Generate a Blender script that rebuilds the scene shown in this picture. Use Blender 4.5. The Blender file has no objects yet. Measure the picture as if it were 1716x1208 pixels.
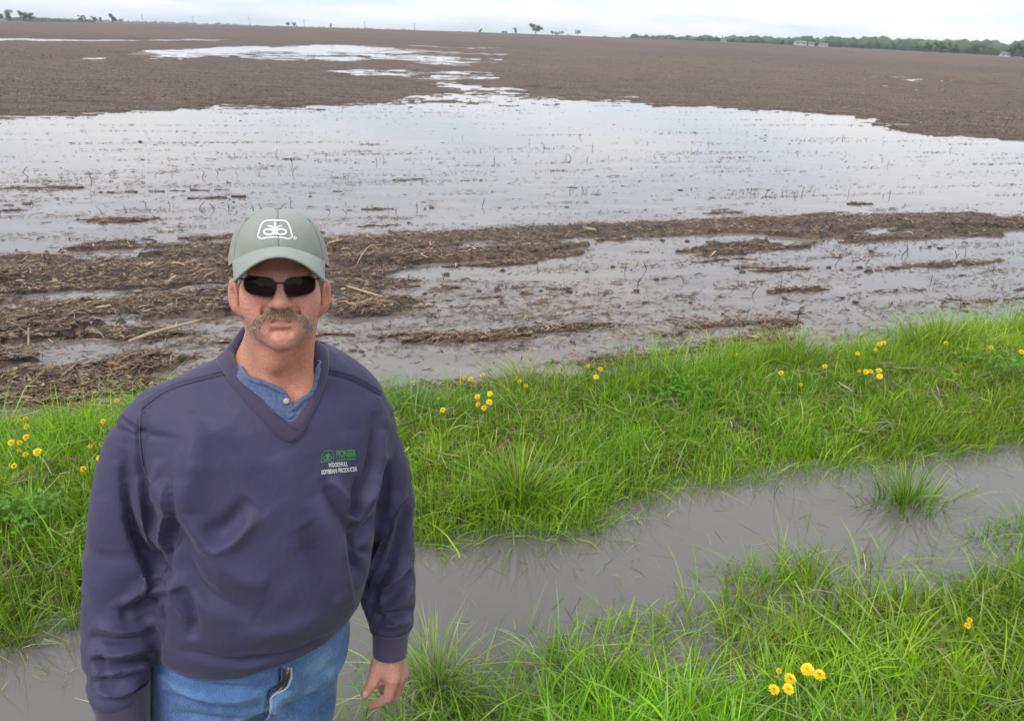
import bpy, bmesh, math, time
import numpy as np
from mathutils import Vector, Matrix
from mathutils.bvhtree import BVHTree

T0 = time.time()
scene = bpy.context.scene
COL = scene.collection
rng = np.random.default_rng(7)

# ------------------------------------------------------------------ camera
CAM_H, FPX = 2.1, 1335.0                       # camera height; focal length in photo pixels (1716 wide)
ROLL = math.atan(0.0355)
PITCH = math.radians(21.9936)
cp, sp, cr, sr = math.cos(PITCH), math.sin(PITCH), math.cos(ROLL), math.sin(ROLL)
FW = np.array([0, cp, -sp]); R0 = np.array([1.0, 0, 0]); U0 = np.array([0, sp, cp])
RT = R0 * cr + U0 * sr
UP = -R0 * sr + U0 * cr
CAM = np.array([0, 0, CAM_H])
cam_data = bpy.data.cameras.new('camera')
cam = bpy.data.objects.new('camera', cam_data); COL.objects.link(cam)
cam_data.sensor_width = 36.0; cam_data.lens = FPX / 1716 * 36.0
cam_data.clip_start = 0.05; cam_data.clip_end = 20000
cam.matrix_world = Matrix(((RT[0], UP[0], -FW[0], CAM[0]), (RT[1], UP[1], -FW[1], CAM[1]),
                           (RT[2], UP[2], -FW[2], CAM[2]), (0, 0, 0, 1)))
cam_data.dof.use_dof = True; cam_data.dof.focus_distance = 1.36; cam_data.dof.aperture_fstop = 14.0
scene.camera = cam

# ------------------------------------------------------------------ sky, sun, exposure
SUN_EL, SUN_AZ = math.radians(52), math.radians(212)     # azimuth clockwise from +Y: behind and left of the camera
world = bpy.data.worlds.new('World'); scene.world = world; world.use_nodes = True
nt = world.node_tree; nt.nodes.clear()
def wn(t, **k):
    n = nt.nodes.new(t)
    for a, b in k.items(): setattr(n, a, b)
    return n
wout = wn('ShaderNodeOutputWorld'); wbg = wn('ShaderNodeBackground'); wbg.inputs['Strength'].default_value = 0.1
sky = wn('ShaderNodeTexSky', sky_type='NISHITA', sun_disc=False); sky.sun_elevation = SUN_EL; sky.sun_rotation = SUN_AZ
wtc = wn('ShaderNodeTexCoord'); sep = wn('ShaderNodeSeparateXYZ'); nt.links.new(wtc.outputs['Generated'], sep.inputs[0])
def wmath(op, a, b=None):
    n = wn('ShaderNodeMath', operation=op)
    for i, v in enumerate((a, b)):
        if v is None: continue
        if isinstance(v, (int, float)): n.inputs[i].default_value = v
        else: nt.links.new(v, n.inputs[i])
    return n.outputs[0]
zc = wmath('ADD', wmath('MAXIMUM', sep.outputs[2], 0.0), 0.10)
wcomb = wn('ShaderNodeCombineXYZ')
nt.links.new(wmath('DIVIDE', sep.outputs[0], zc), wcomb.inputs[0]); nt.links.new(wmath('DIVIDE', sep.outputs[1], zc), wcomb.inputs[1])
wnoise = wn('ShaderNodeTexNoise'); wnoise.inputs['Scale'].default_value = 0.62; wnoise.inputs['Detail'].default_value = 5; wnoise.inputs['Roughness'].default_value = 0.5
nt.links.new(wcomb.outputs[0], wnoise.inputs['Vector'])
wramp = wn('ShaderNodeValToRGB')                              # thin blue-grey gaps to white cloud
wramp.color_ramp.elements[0].position = 0.36; wramp.color_ramp.elements[0].color = (0.74, 0.86, 0.95, 1)
wramp.color_ramp.elements[1].position = 0.60; wramp.color_ramp.elements[1].color = (1.05, 1.05, 1.07, 1)
e = wramp.color_ramp.elements.new(0.47); e.color = (0.90, 0.95, 1.05, 1)
nt.links.new(wnoise.outputs['Fac'], wramp.inputs[0])
wscale = wn('ShaderNodeVectorMath', operation='SCALE'); nt.links.new(wramp.outputs[0], wscale.inputs[0]); wscale.inputs['Scale'].default_value = 9.2
wmix = wn('ShaderNodeMix', data_type='RGBA'); wmix.inputs['Factor'].default_value = 0.9
nt.links.new(sky.outputs[0], wmix.inputs['A']); nt.links.new(wscale.outputs[0], wmix.inputs['B'])
nt.links.new(wmix.outputs['Result'], wbg.inputs['Color']); nt.links.new(wbg.outputs[0], wout.inputs['Surface'])

sun_d = bpy.data.lights.new('sun', 'SUN'); sun_d.energy = 1.5; sun_d.angle = math.radians(24); sun_d.color = (1.0, 0.965, 0.92)
sun = bpy.data.objects.new('sun', sun_d); COL.objects.link(sun)
sdir = Vector((math.sin(SUN_AZ) * math.cos(SUN_EL), math.cos(SUN_AZ) * math.cos(SUN_EL), math.sin(SUN_EL)))
sun.rotation_euler = sdir.to_track_quat('Z', 'Y').to_euler(); sun.location = sdir * 30
vs = scene.view_settings
vs.view_transform = 'Standard'; vs.look = 'None'; vs.gamma = 1.0; vs.use_curve_mapping = False; vs.exposure = 0.40
scene.cycles.max_bounces = 6; scene.cycles.diffuse_bounces = 3; scene.cycles.glossy_bounces = 3; scene.cycles.transparent_max_bounces = 8; scene.cycles.volume_bounces = 0
scene.cycles.caustics_reflective = False; scene.cycles.caustics_refractive = False

# ------------------------------------------------------------------ measuring helpers (photo pixel -> real point)
def ray(px, py): return (px - 858) * RT + (604 - py) * UP + FPX * FW
def at(px, py, Y): r = ray(px, py); return CAM + r * (Y / r[1])
def gpt(px, py, z=0.0): r = ray(px, py); return CAM + r * ((z - CAM_H) / r[2])
def mpp(p): return float((np.asarray(p) - CAM) @ FW) / FPX          # metres per photo pixel at p
def proj(p):
    v = np.asarray(p) - CAM; w = v @ FW
    return 858 + FPX * (v @ RT) / w, 604 - FPX * (v @ UP) / w
def sstep(a, b, x): t = np.clip((x - a) / (b - a), 0, 1); return t * t * (3 - 2 * t)

def vnoise(x, y, seed=0):
    xi = np.floor(x).astype(np.int64); yi = np.floor(y).astype(np.int64); fx = x - xi; fy = y - yi
    fx = fx * fx * (3 - 2 * fx); fy = fy * fy * (3 - 2 * fy)
    def h(a, b):
        n = (a * 374761393 + b * 668265263 + seed * 1442695041) & 0x7fffffff
        n = ((n ^ (n >> 13)) * 1274126177) & 0x7fffffff
        n = (n ^ (n >> 16))
        return (n & 0xffff) / 32767.5 - 1
    a = h(xi, yi); b = h(xi + 1, yi); c = h(xi, yi + 1); d = h(xi + 1, yi + 1)
    return (a * (1 - fx) + b * fx) * (1 - fy) + (c * (1 - fx) + d * fx) * fy
def fbm(x, y, seed=0, o=4):
    v = 0; a = 1.0; s = 0
    for i in range(o):
        v = v + a * vnoise(x * 2 ** i + 17.3 * i, y * 2 ** i - 9.1 * i, seed + i); s += a; a *= 0.5
    return v / s

# ------------------------------------------------------------------ objects
def tag(o, label=None, cat=None, group=None, kind=None):
    if label: o['label'] = label
    if cat: o['category'] = cat
    if group: o['group'] = group
    if kind: o['kind'] = kind
    return o
def np_mesh(name, verts, faces, mat=None, smooth=True, colors=None):
    """faces: list of (n,k) int arrays"""
    me = bpy.data.meshes.new(name)
    verts = np.asarray(verts, np.float32)
    if not isinstance(faces, (list, tuple)): faces = [faces]
    faces = [np.asarray(f, np.int32) for f in faces if len(f)]
    me.vertices.add(len(verts)); me.vertices.foreach_set('co', verts.ravel())
    nl = sum(f.size for f in faces); npoly = sum(len(f) for f in faces)
    me.loops.add(nl); me.polygons.add(npoly)
    me.loops.foreach_set('vertex_index', np.concatenate([f.ravel() for f in faces]))
    tot = np.concatenate([np.full(len(f), f.shape[1], np.int32) for f in faces])
    me.polygons.foreach_set('loop_start', np.concatenate([[0], np.cumsum(tot)[:-1]]).astype(np.int32))
    if smooth: me.polygons.foreach_set('use_smooth', np.ones(npoly, bool))
    if colors is not None:
        ca = me.color_attributes.new('tint', 'FLOAT_COLOR', 'POINT')
        c4 = np.ones((len(verts), 4), np.float32); c4[:, :3] = colors
        ca.data.foreach_set('color', c4.ravel())
    me.update(calc_edges=True); me.validate()
    if mat: me.materials.append(mat)
    return me
def link(name, me, parent=None, base=None):
    o = bpy.data.objects.new(name, me); COL.objects.link(o)
    if parent is not None: o.parent = parent
    if base is not None: o.location = [-b for b in base]
    return o
def empty(name, loc=(0, 0, 0)):
    o = bpy.data.objects.new(name, None); COL.objects.link(o); o.location = loc; o.empty_display_size = 0.1; return o
def merge(parts):
    V = []; F3 = []; F4 = []; n = 0
    for v, fs in parts:
        v = np.asarray(v, float); V.append(v)
        for f in (fs if isinstance(fs, (list, tuple)) else [fs]):
            f = np.asarray(f, np.int64)
            if len(f) == 0: continue
            (F3 if f.shape[1] == 3 else F4).append(f + n)
        n += len(v)
    out = []
    if F3: out.append(np.concatenate(F3))
    if F4: out.append(np.concatenate(F4))
    return np.concatenate(V), out
def grid_faces(nr, nc, wrap=False):
    i = np.arange(nr - 1)[:, None]; j = np.arange(nc if wrap else nc - 1)[None, :]; j2 = (j + 1) % nc
    return np.stack([i * nc + j, i * nc + j2, (i + 1) * nc + j2, (i + 1) * nc + j], -1).reshape(-1, 4)
def tube(path, rad, n=6, cap=True):
    path = np.asarray(path, float); m = len(path); rad = np.broadcast_to(np.asarray(rad, float), (m,))
    tg = np.gradient(path, axis=0); tg /= np.linalg.norm(tg, axis=1, keepdims=True) + 1e-12
    ref = np.array([0.31, 0.17, 0.93]); 
    if abs(tg[0] @ ref) > 0.9: ref = np.array([0.9, 0.3, 0.1])
    a = np.cross(tg, ref); a /= np.linalg.norm(a, axis=1, keepdims=True); b = np.cross(tg, a)
    th = np.arange(n) / n * 2 * math.pi
    V = path[:, None] + rad[:, None, None] * (np.cos(th)[None, :, None] * a[:, None] + np.sin(th)[None, :, None] * b[:, None])
    F = [grid_faces(m, n, True)]
    V = V.reshape(-1, 3)
    if cap:
        V = np.concatenate([V, path[:1], path[-1:]]); k = np.arange(n); k2 = (k + 1) % n
        F.append(np.stack([np.full(n, m * n), k2, k], 1)); F.append(np.stack([np.full(n, m * n + 1), (m - 1) * n + k, (m - 1) * n + k2], 1))
    return V, F
def smooth_path(pts, n):
    pts = np.asarray(pts, float); t = np.concatenate([[0], np.cumsum(np.linalg.norm(np.diff(pts[:, :3] if pts.shape[1] > 2 else pts, axis=0), axis=1))]); t /= t[-1]
    P = np.concatenate([[2 * pts[0] - pts[1]], pts, [2 * pts[-1] - pts[-2]]]); u = np.linspace(0, 1, n); out = []
    for x in u:
        i = min(max(np.searchsorted(t, x, 'right') - 1, 0), len(t) - 2); s = (x - t[i]) / (t[i + 1] - t[i] + 1e-12)
        p0, p1, p2, p3 = P[i], P[i + 1], P[i + 2], P[i + 3]
        out.append(0.5 * ((2 * p1) + (-p0 + p2) * s + (2 * p0 - 5 * p1 + 4 * p2 - p3) * s * s + (-p0 + 3 * p1 - 3 * p2 + p3) * s ** 3))
    return np.array(out)

# ------------------------------------------------------------------ materials
def new_mat(name):
    m = bpy.data.materials.new(name); m.use_nodes = True
    return m, m.node_tree, m.node_tree.nodes['Principled BSDF']
def nd(t, kind, **k):
    n = t.nodes.new(kind)
    for a, b in k.items():
        if a in n.inputs: n.inputs[a].default_value = b
        else: setattr(n, a, b)
    return n
def mixrgb(t, fac, a, b, mode='MIX'):
    n = t.nodes.new('ShaderNodeMix'); n.data_type = 'RGBA'; n.blend_type = mode
    for s, v in (('Factor', fac), ('A', a), ('B', b)):
        if isinstance(v, (int, float)): n.inputs[s].default_value = v
        elif isinstance(v, tuple): n.inputs[s].default_value = v if len(v) == 4 else (*v, 1)
        else: t.links.new(v, n.inputs[s])
    return n.outputs['Result']
def noise(t, scale, detail=3, vec=None, rough=0.5):
    n = nd(t, 'ShaderNodeTexNoise'); n.inputs['Scale'].default_value = scale; n.inputs['Detail'].default_value = detail; n.inputs['Roughness'].default_value = rough
    if vec is not None: t.links.new(vec, n.inputs['Vector'])
    return n.outputs['Fac']
def ramp(t, fac, stops):
    r = nd(t, 'ShaderNodeValToRGB'); t.links.new(fac, r.inputs[0]); el = r.color_ramp.elements
    while len(el) < len(stops): el.new(0.5)
    for q, (p, c) in zip(el, stops): q.position = p; q.color = c if len(c) == 4 else (*c, 1)
    return r.outputs[0]
def objco(t): return nd(t, 'ShaderNodeTexCoord').outputs['Object']
def mapped(t, scale=(1, 1, 1), rot=(0, 0, 0)):
    m = nd(t, 'ShaderNodeMapping'); m.inputs['Scale'].default_value = scale; m.inputs['Rotation'].default_value = rot
    t.links.new(objco(t), m.inputs['Vector']); return m.outputs[0]
def bump(t, b, h, strength=0.3, dist=0.01):
    n = nd(t, 'ShaderNodeBump'); n.inputs['Strength'].default_value = strength; n.inputs['Distance'].default_value = dist
    t.links.new(h, n.inputs['Height']); t.links.new(n.outputs[0], b.inputs['Normal'])
def simple(name, c, rough=0.6, metal=0.0, var=0.12, scale=40):
    m, t, b = new_mat(name); b.inputs['Roughness'].default_value = rough; b.inputs['Metallic'].default_value = metal
    f = noise(t, scale, 3, objco(t)); d = tuple(x * (1 - var) for x in c); l = tuple(min(1, x * (1 + var)) for x in c)
    t.links.new(ramp(t, f, [(0.3, d), (0.7, l)]), b.inputs['Base Color']); return m
def attr_mat(name, rough=0.55, transl=0.0, spec=0.5):
    m, t, b = new_mat(name); a = nd(t, 'ShaderNodeVertexColor', layer_name='tint')
    t.links.new(a.outputs[0], b.inputs['Base Color']); b.inputs['Roughness'].default_value = rough; b.inputs['Specular IOR Level'].default_value = spec
    if transl:
        tr = nd(t, 'ShaderNodeBsdfTranslucent'); t.links.new(a.outputs[0], tr.inputs[0]); mx = nd(t, 'ShaderNodeMixShader'); mx.inputs[0].default_value = transl
        t.links.new(b.outputs[0], mx.inputs[1]); t.links.new(tr.outputs[0], mx.inputs[2]); t.links.new(mx.outputs[0], t.nodes['Material Output'].inputs[0])
    return m
M = {}
ALPHA = math.radians(19)                         # direction of ditch, bank and field rows
CA, SA = math.cos(ALPHA), math.sin(ALPHA)
def st(x, y): return x * CA + y * SA, -x * SA + y * CA
def xy(s, t): return s * CA - t * SA, s * SA + t * CA

# ground: soil
m, t, b = new_mat('soil'); M['soil'] = m
v1 = mapped(t, (0.28, 2.5, 1), (0, 0, -ALPHA)); v2 = mapped(t, (1, 1, 1))
c1 = ramp(t, noise(t, 0.9, 8, v1, 0.68), [(0.30, (0.050, 0.033, 0.024)), (0.47, (0.105, 0.070, 0.052)), (0.58, (0.165, 0.113, 0.082)), (0.75, (0.28, 0.205, 0.145))])
c2 = ramp(t, noise(t, 14, 6, v2, 0.75), [(0.34, (0.28, 0.26, 0.25)), (0.52, (1, 1, 1)), (0.70, (2.1, 1.9, 1.6))])
c3 = ramp(t, noise(t, 0.012, 4, v2, 0.5), [(0.35, (0.68, 0.66, 0.65)), (0.65, (1.08, 1.0, 0.93))])
t.links.new(mixrgb(t, 1.0, mixrgb(t, 1.0, c1, c2, 'MULTIPLY'), c3, 'MULTIPLY'), b.inputs['Base Color'])
b.inputs['Roughness'].default_value = 0.75; bump(t, b, noise(t, 30, 6, v2, 0.7), 0.7, 0.03)
# water: silty, mirror-smooth with faint streaks of wind and silt
def water_mat(name, body, dark, rip, vscale, spec=0.7, rmax=0.09):
    m, t, b = new_mat(name)
    v = mapped(t, (0.35, 1.4, 1), (0, 0, -ALPHA))
    t.links.new(ramp(t, noise(t, vscale, 5, v, 0.6), [(0.3, dark), (0.7, body)]), b.inputs['Base Color'])
    b.inputs['IOR'].default_value = 1.33; b.inputs['Specular IOR Level'].default_value = spec
    t.links.new(ramp(t, noise(t, 0.7, 5, v, 0.6), [(0.4, (0.008,) * 3), (0.75, (rmax,) * 3)]), b.inputs['Roughness'])
    bump(t, b, noise(t, 7, 4, v, 0.6), rip, 0.004)
    return m
M['field_water'] = water_mat('field_water', (0.235, 0.205, 0.19), (0.145, 0.124, 0.114), 0.2, 2.2)
M['ditch_water'] = water_mat('ditch_water', (0.160, 0.147, 0.132), (0.130, 0.119, 0.107), 0.05, 0.6, 1.0, 0.012)
M['grass'] = attr_mat('grass', 0.5, 0.30, 0.28)
M['residue'] = attr_mat('residue', 0.65, 0.0, 0.4)
M['leaf'] = attr_mat('tree_leaf', 0.6, 0.15, 0.3)
M['bark'] = simple('bark', (0.12, 0.09, 0.07), 0.9)
M['clod'] = simple('wet_clod', (0.045, 0.035, 0.03), 0.45, var=0.4, scale=60)
M['stubble'] = simple('wet_stubble', (0.07, 0.05, 0.035), 0.5, var=0.5, scale=50)
M['straw'] = simple('pale_straw', (0.42, 0.31, 0.19), 0.6, var=0.35, scale=70)
M['straw_dark'] = simple('brown_straw', (0.27, 0.16, 0.085), 0.6, var=0.35, scale=70)
M['petal'] = simple('dandelion_petal', (0.88, 0.66, 0.012), 0.55, var=0.12, scale=200)
M['petal_core'] = simple('dandelion_core', (0.72, 0.36, 0.008), 0.6, var=0.15, scale=300)
M['stem'] = simple('dandelion_stem', (0.16, 0.2, 0.05), 0.5)
M['house_wall'] = simple('white_siding', (0.62, 0.62, 0.61), 0.6, scale=2, var=0.05)
M['house_roof'] = simple('grey_roof', (0.2, 0.2, 0.21), 0.8, scale=2)
M['glass'] = simple('dark_glass', (0.03, 0.035, 0.04), 0.1)
M['pole'] = simple('weathered_pole', (0.16, 0.13, 0.11), 0.9)
M['rust'] = simple('dull_machine_paint', (0.12, 0.11, 0.10), 0.7)

# ------------------------------------------------------------------ terrain
NEAR_EDGE = np.array([(-8, 1.72), (-2, 1.72), (-0.2, 1.74), (0.13, 1.84), (0.56, 1.93), (0.97, 1.99), (1.5, 1.98), (1.94, 2.08), (2.64, 2.02), (3.4, 2.0), (12, 2.0)])
FAR_EDGE = np.array([(-8, 2.75), (-1.0, 2.78), (-0.72, 2.82), (0.61, 3.0), (1.17, 2.95), (2.2, 3.12), (3.15, 3.08), (4.2, 3.02), (12, 3.0)])
BANK_TOP = np.array([(-10, 4.35), (-1.5, 4.32), (0.3, 4.3), (1.3, 4.05), (1.9, 4.15), (2.7, 4.10), (4.2, 4.18), (6.0, 4.3), (14, 4.3)])
def near_edge(s): return np.interp(s, NEAR_EDGE[:, 0], NEAR_EDGE[:, 1]) + 0.07 * fbm(s * 2.3, s * 0 + 3.1, 11, 3)
def far_edge(s): return np.interp(s, FAR_EDGE[:, 0], FAR_EDGE[:, 1]) + 0.08 * fbm(s * 2.1, s * 0 + 8.1, 12, 3)
def bank_top(s): return np.interp(s, BANK_TOP[:, 0], BANK_TOP[:, 1]) + 0.16 * fbm(s * 1.6, s * 0 + 5.1, 13, 3)
def in_poly(x, y, poly):
    inside = np.zeros(x.shape, bool); n = len(poly)
    for i in range(n):
        x1, y1 = poly[i]; x2, y2 = poly[(i + 1) % n]
        c = ((y1 > y) != (y2 > y)) & (x < (x2 - x1) * (y - y1) / (y2 - y1 + 1e-12) + x1); inside ^= c
    return inside
# standing water out in the field: outlines as (x, y) in metres, measured on the ground
def outline(pix): return [tuple(gpt(a, b)[:2]) for a, b in pix]
POOLS = [outline(p) for p in (
    [(-300, 232), (0, 210), (250, 200), (390, 184), (620, 176), (900, 176), (1200, 180), (1330, 190), (1480, 206), (1560, 216), (1716, 240), (2000, 262), (2000, 352), (1716, 358), (1440, 358), (1250, 372), (1000, 376), (700, 384), (420, 392), (200, 408), (0, 424), (-300, 445)],
    [(-300, 66), (0, 63), (250, 65), (420, 66), (560, 68), (700, 73), (560, 72), (300, 69), (0, 67.5), (-300, 70)],
    [(370, 60), (500, 59), (520, 62), (380, 62)],
    [(140, 90), (230, 83), (380, 80), (500, 75), (560, 78), (690, 90), (900, 101), (760, 104), (600, 101), (440, 97), (300, 94), (170, 94)],
    [(560, 116), (640, 110), (740, 118), (900, 124), (860, 130), (740, 128), (640, 124)],
    [(640, 136), (760, 132), (900, 142), (930, 150), (840, 148), (700, 144)],
    [(700, 156), (800, 150), (900, 160), (930, 168), (820, 170), (740, 166)],
    [(880, 166), (1000, 163), (1060, 172), (1000, 180), (880, 178)],
    [(1385, 96), (1470, 98), (1545, 103), (1540, 107), (1440, 103)],
    [(1180, 109), (1245, 110), (1240, 114), (1190, 113)], [(1560, 150), (1620, 152), (1610, 156), (1560, 154)],
    [(1500, 132), (1716, 140), (1716, 143), (1500, 135)], [(1640, 105), (1800, 109), (1800, 112), (1640, 107)],
    [(640, 74), (800, 79), (880, 83), (760, 80.5), (640, 77)])]
RIDGE = [outline(p) for p in (
    [(-300, 462), (0, 432), (200, 412), (420, 396), (700, 387), (1000, 379), (1250, 374), (1440, 360), (1716, 362), (2000, 358), (2000, 380), (1716, 384), (1500, 388), (1380, 402), (1250, 396), (1100, 404), (960, 424), (880, 440), (700, 452), (640, 476), (560, 470), (380, 472), (300, 486), (150, 494), (0, 515), (-300, 545)],
    [(1130, 430), (1300, 410), (1500, 398), (1716, 388), (1716, 398), (1560, 408), (1400, 420), (1250, 430)],
    [(-300, 560), (0, 524), (180, 512), (330, 500), (400, 508), (400, 524), (260, 536), (120, 556), (0, 566), (-300, 600)],
    [(-300, 625), (0, 584), (150, 566), (280, 556), (340, 560), (250, 580), (120, 600), (0, 626), (-300, 660)],
    [(-300, 705), (0, 642), (160, 622), (300, 598), (370, 600), (340, 622), (180, 648), (0, 672), (-300, 740)],
    [(-300, 586), (0, 566), (90, 556), (200, 545), (120, 566), (0, 580), (-300, 620)],
    [(540, 482), (640, 484), (680, 512), (640, 530), (560, 536), (520, 510)])]
def zone_d(x, y):
    """share of dry land, -1 under water to +1 dry; edges break into streaks that grow with distance"""
    r = np.hypot(x, y); s, t_ = st(x, y)
    q = np.maximum(t_, 4.0); u = s / (2.2 + 0.16 * q); v = q / (0.5 + 0.0045 * q * q); am = 0.30 + 0.70 * sstep(10, 17, r)
    wx = x + am * (0.2 + 0.10 * q) * fbm(u, v, 21, 5); wy = y + am * (0.22 + 0.0042 * np.minimum(q, 110) ** 2) * fbm(u * 1.3 + 40, v * 1.6, 22, 5)
    tot = np.zeros(x.shape)
    for k in range(5):
        ex = wx + am * (0.10 + 0.05 * q) * fbm(u * 5 + 7 * k, v * 3, 24 + k, 3); ey = wy + am * (0.08 + 0.0055 * np.minimum(q, 80) ** 2) * (fbm(u * 3.2 + 9 + 5 * k, v * 2.2, 33 + k, 4) + 0.18 * (k - 2))
        d = np.ones(x.shape); d[t_ < 9.2] = -1
        for p in POOLS: d[in_poly(ex, ey, p)] = -1
        for p in RIDGE: d[in_poly(ex, ey, p)] = 0.8
        tot += d
        if k == 0: first = d
    return np.where(r < 13, first, tot / 5)
def far_rise(x, y):
    k = x / np.maximum(y, 1.0)
    return 6.4 * np.clip(1 - (k / 0.66) ** 2, 0, 1) * sstep(150, 900, y)
def ground_h(x, y):
    x = np.asarray(x, float); y = np.asarray(y, float)
    s, t_ = st(x, y); ne, fe, bt = near_edge(s), far_edge(s), bank_top(s)
    r = np.hypot(x, y)
    # verge under the camera and the man
    h = np.where(t_ < ne, -0.03 + 0.17 * sstep(0, 0.8, ne - t_), 0)
    mid = (t_ >= ne) & (t_ < fe); u = np.clip((t_ - ne) / (fe - ne), 0, 1)
    h = np.where(mid, -0.03 - 0.25 * np.sqrt(np.clip(np.sin(u * math.pi), 0, 1)), h)
    bank = (t_ >= fe) & (t_ < bt); u = np.clip((t_ - fe) / (bt - fe), 0, 1)
    h = np.where(bank, -0.03 + 0.15 * np.sin(u * math.pi) ** 0.8 + 0.05 * u, h)
    d = zone_d(x, y)
    rows = np.sin(2 * math.pi * t_ / 0.76 + 1.2 * fbm(s * 0.25, t_ * 0.25, 31, 2))
    n1 = fbm(s * 0.55, t_ * 1.7, 33, 4); n2 = fbm(s * 3, t_ * 6, 35, 4)
    near = sstep(45, 14, r)
    leftness = sstep(2.2, -1.6, s - 0.15 * (t_ - 5))
    wet = -0.045 + 0.016 * rows * near + 0.062 * n1 + 0.020 * n2 + 0.018 * leftness * sstep(9, 7, t_)
    wet = wet - 0.045 * sstep(8.8, 10.5, t_) + 0.035 * sstep(14, 24, t_) * (0.5 + n1)
    dry = 0.036 + 0.018 * rows * near + 0.028 * n1 + 0.022 * n2 + 0.0006 * np.clip(r - 20, 0, 200)
    q = np.maximum(t_, 4.0); brk = fbm(s / (1.6 + 0.14 * q), q / (0.2 + 0.0016 * q * q), 37, 4)        # pools thin out into streaks with distance
    grain = np.clip(0.5 + 0.5 * vnoise(s / (0.030 * q), np.log(q) / 0.0075, 39) + 0.25 * vnoise(s / (0.011 * q), np.log(q) / 0.005, 40), 0.03, 1)
    share = (d + 1) / 2 + sstep(28, 42, r) * np.clip(0.08 + 1.2 * brk, 0, 0.85)
    patch = fbm(s * 0.8, t_ * 4.2, 43, 4)                                            # near the bank: row-aligned wet strips in mud, mud strips in water
    land = np.where(r < 13, ((d > 0) & (patch > -0.22)) | ((d <= 0) & (patch > 0.31 - 0.12 * leftness + 0.16 * sstep(8.8, 9.6, t_))), grain < share)
    f = np.where(land, np.where(d > 0.5, dry, 0.006 + 0.03 * np.abs(n2)), wet)
    h = np.where(t_ >= bt, f * sstep(0, 0.25, t_ - bt) + (1 - sstep(0, 0.25, t_ - bt)) * 0.02, h)
    return h + far_rise(x, y) + 0.008 * fbm(x * 9, y * 9, 41, 3) * (t_ < bt)
ys = [-6.0]
while ys[-1] < 4000:
    y_ = ys[-1]; ys.append(y_ + (0.25 if y_ < 0.8 else max(0.022, 0.0085 * y_) if y_ < 300 else 0.05 * y_))
ys = np.array(ys); ks = np.linspace(-1, 1, 330); ks = np.sign(ks) * (0.84 * np.abs(ks) + 3.2 * np.abs(ks) ** 8)
GX = ks[None, :] * (np.maximum(ys, 0.0) * 0.86 + 2.6)[:, None]; GY = np.repeat(ys[:, None], len(ks), 1)
GZ = ground_h(GX, GY)
gme = np_mesh('ground', np.stack([GX, GY, GZ], -1).reshape(-1, 3), grid_faces(len(ys), len(ks)), M['soil'])
ground = link('ground', gme); tag(ground, 'brown flooded crop field with grassy verge and bank', 'ground', kind='structure')
# sheet of soil beside and behind the camera, butted under the detailed sheet
vv = np.array([(-4300, -1000, -0.4), (4300, -1000, -0.4), (4300, 4300, -0.4), (-4300, 4300, -0.4)], float)
tag(link('outer_ground', np_mesh('outer_ground', vv, np.array([[0, 1, 2, 3]]), M['soil'])), 'flat soil reaching past the field to the horizon', 'ground', kind='structure')
def sheet(s0, s1, t0, t1):
    return np.array([(*xy(a, b_), 0.0) for a, b_ in ((s0, t0), (s1, t0), (s1, t1), (s0, t1))])
tag(link('ditch_water', np_mesh('ditch_water', sheet(-14, 16, 1.5, 3.6), np.array([[0, 1, 2, 3]]), M['ditch_water'])), 'still grey-brown water standing in the roadside ditch', 'water', kind='structure')
tag(link('field_water', np_mesh('field_water', sheet(-300, 500, 3.6, 420), np.array([[0, 1, 2, 3]]), M['field_water'])), 'shallow flood water lying across the crop field', 'water', kind='structure')
print('terrain', time.time() - T0)

# ------------------------------------------------------------------ crop residue (uncountable): flakes and straws lying on mud and drifting on water
def strips(pos, ang, ln, wd, tilt, curl, colr):
    """two-segment bent strips lying roughly flat"""
    n = len(pos); d = np.stack([np.cos(ang) * np.cos(tilt), np.sin(ang) * np.cos(tilt), np.sin(tilt)], 1)
    sd = np.stack([-np.sin(ang), np.cos(ang), np.zeros(n)], 1)
    rollv = rng.uniform(-0.7, 0.7, n)
    sd = sd * np.cos(rollv)[:, None] + np.array([0, 0, 1.0]) * np.sin(rollv)[:, None]
    up = np.array([0, 0, 1.0]); V = np.zeros((n, 6, 3)); C = np.zeros((n, 6, 3))
    for i, u in enumerate((-0.5, 0.0, 0.5)):
        c = pos + d * (ln * u)[:, None] + up * (curl * ln * (0.25 - u * u))[:, None] + sd * (curl * 0.6 * ln * (0.25 - u * u))[:, None]
        w = wd * (1.0 if u == 0 else 0.55)
        V[:, 2 * i] = c - sd * (w / 2)[:, None]; V[:, 2 * i + 1] = c + sd * (w / 2)[:, None]
        C[:, 2 * i] = C[:, 2 * i + 1] = colr * (1 + 0.15 * u)
    o = np.arange(n)[:, None] * 6
    F = np.concatenate([o + np.array([0, 1, 3, 2]), o + np.array([2, 3, 5, 4])])
    return V.reshape(-1, 3), F, C.reshape(-1, 3)
RES_COL = np.array([(0.30, 0.215, 0.14), (0.20, 0.125, 0.07), (0.115, 0.075, 0.048), (0.055, 0.04, 0.03), (0.40, 0.30, 0.19), (0.17, 0.14, 0.115), (0.27, 0.15, 0.07)])
def scatter(n, y0, y1, kmax, seed):
    """points evenly spread over the picture's ground: density falls with distance"""
    r_ = np.random.default_rng(seed)
    q = r_.uniform(1 / y1, 1 / y0, n); y = 1 / q; x = r_.uniform(-kmax, kmax, n) * (y + 1.0)
    return x, y
parts_v = []; parts_f = []; parts_c = []; off = 0
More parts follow.
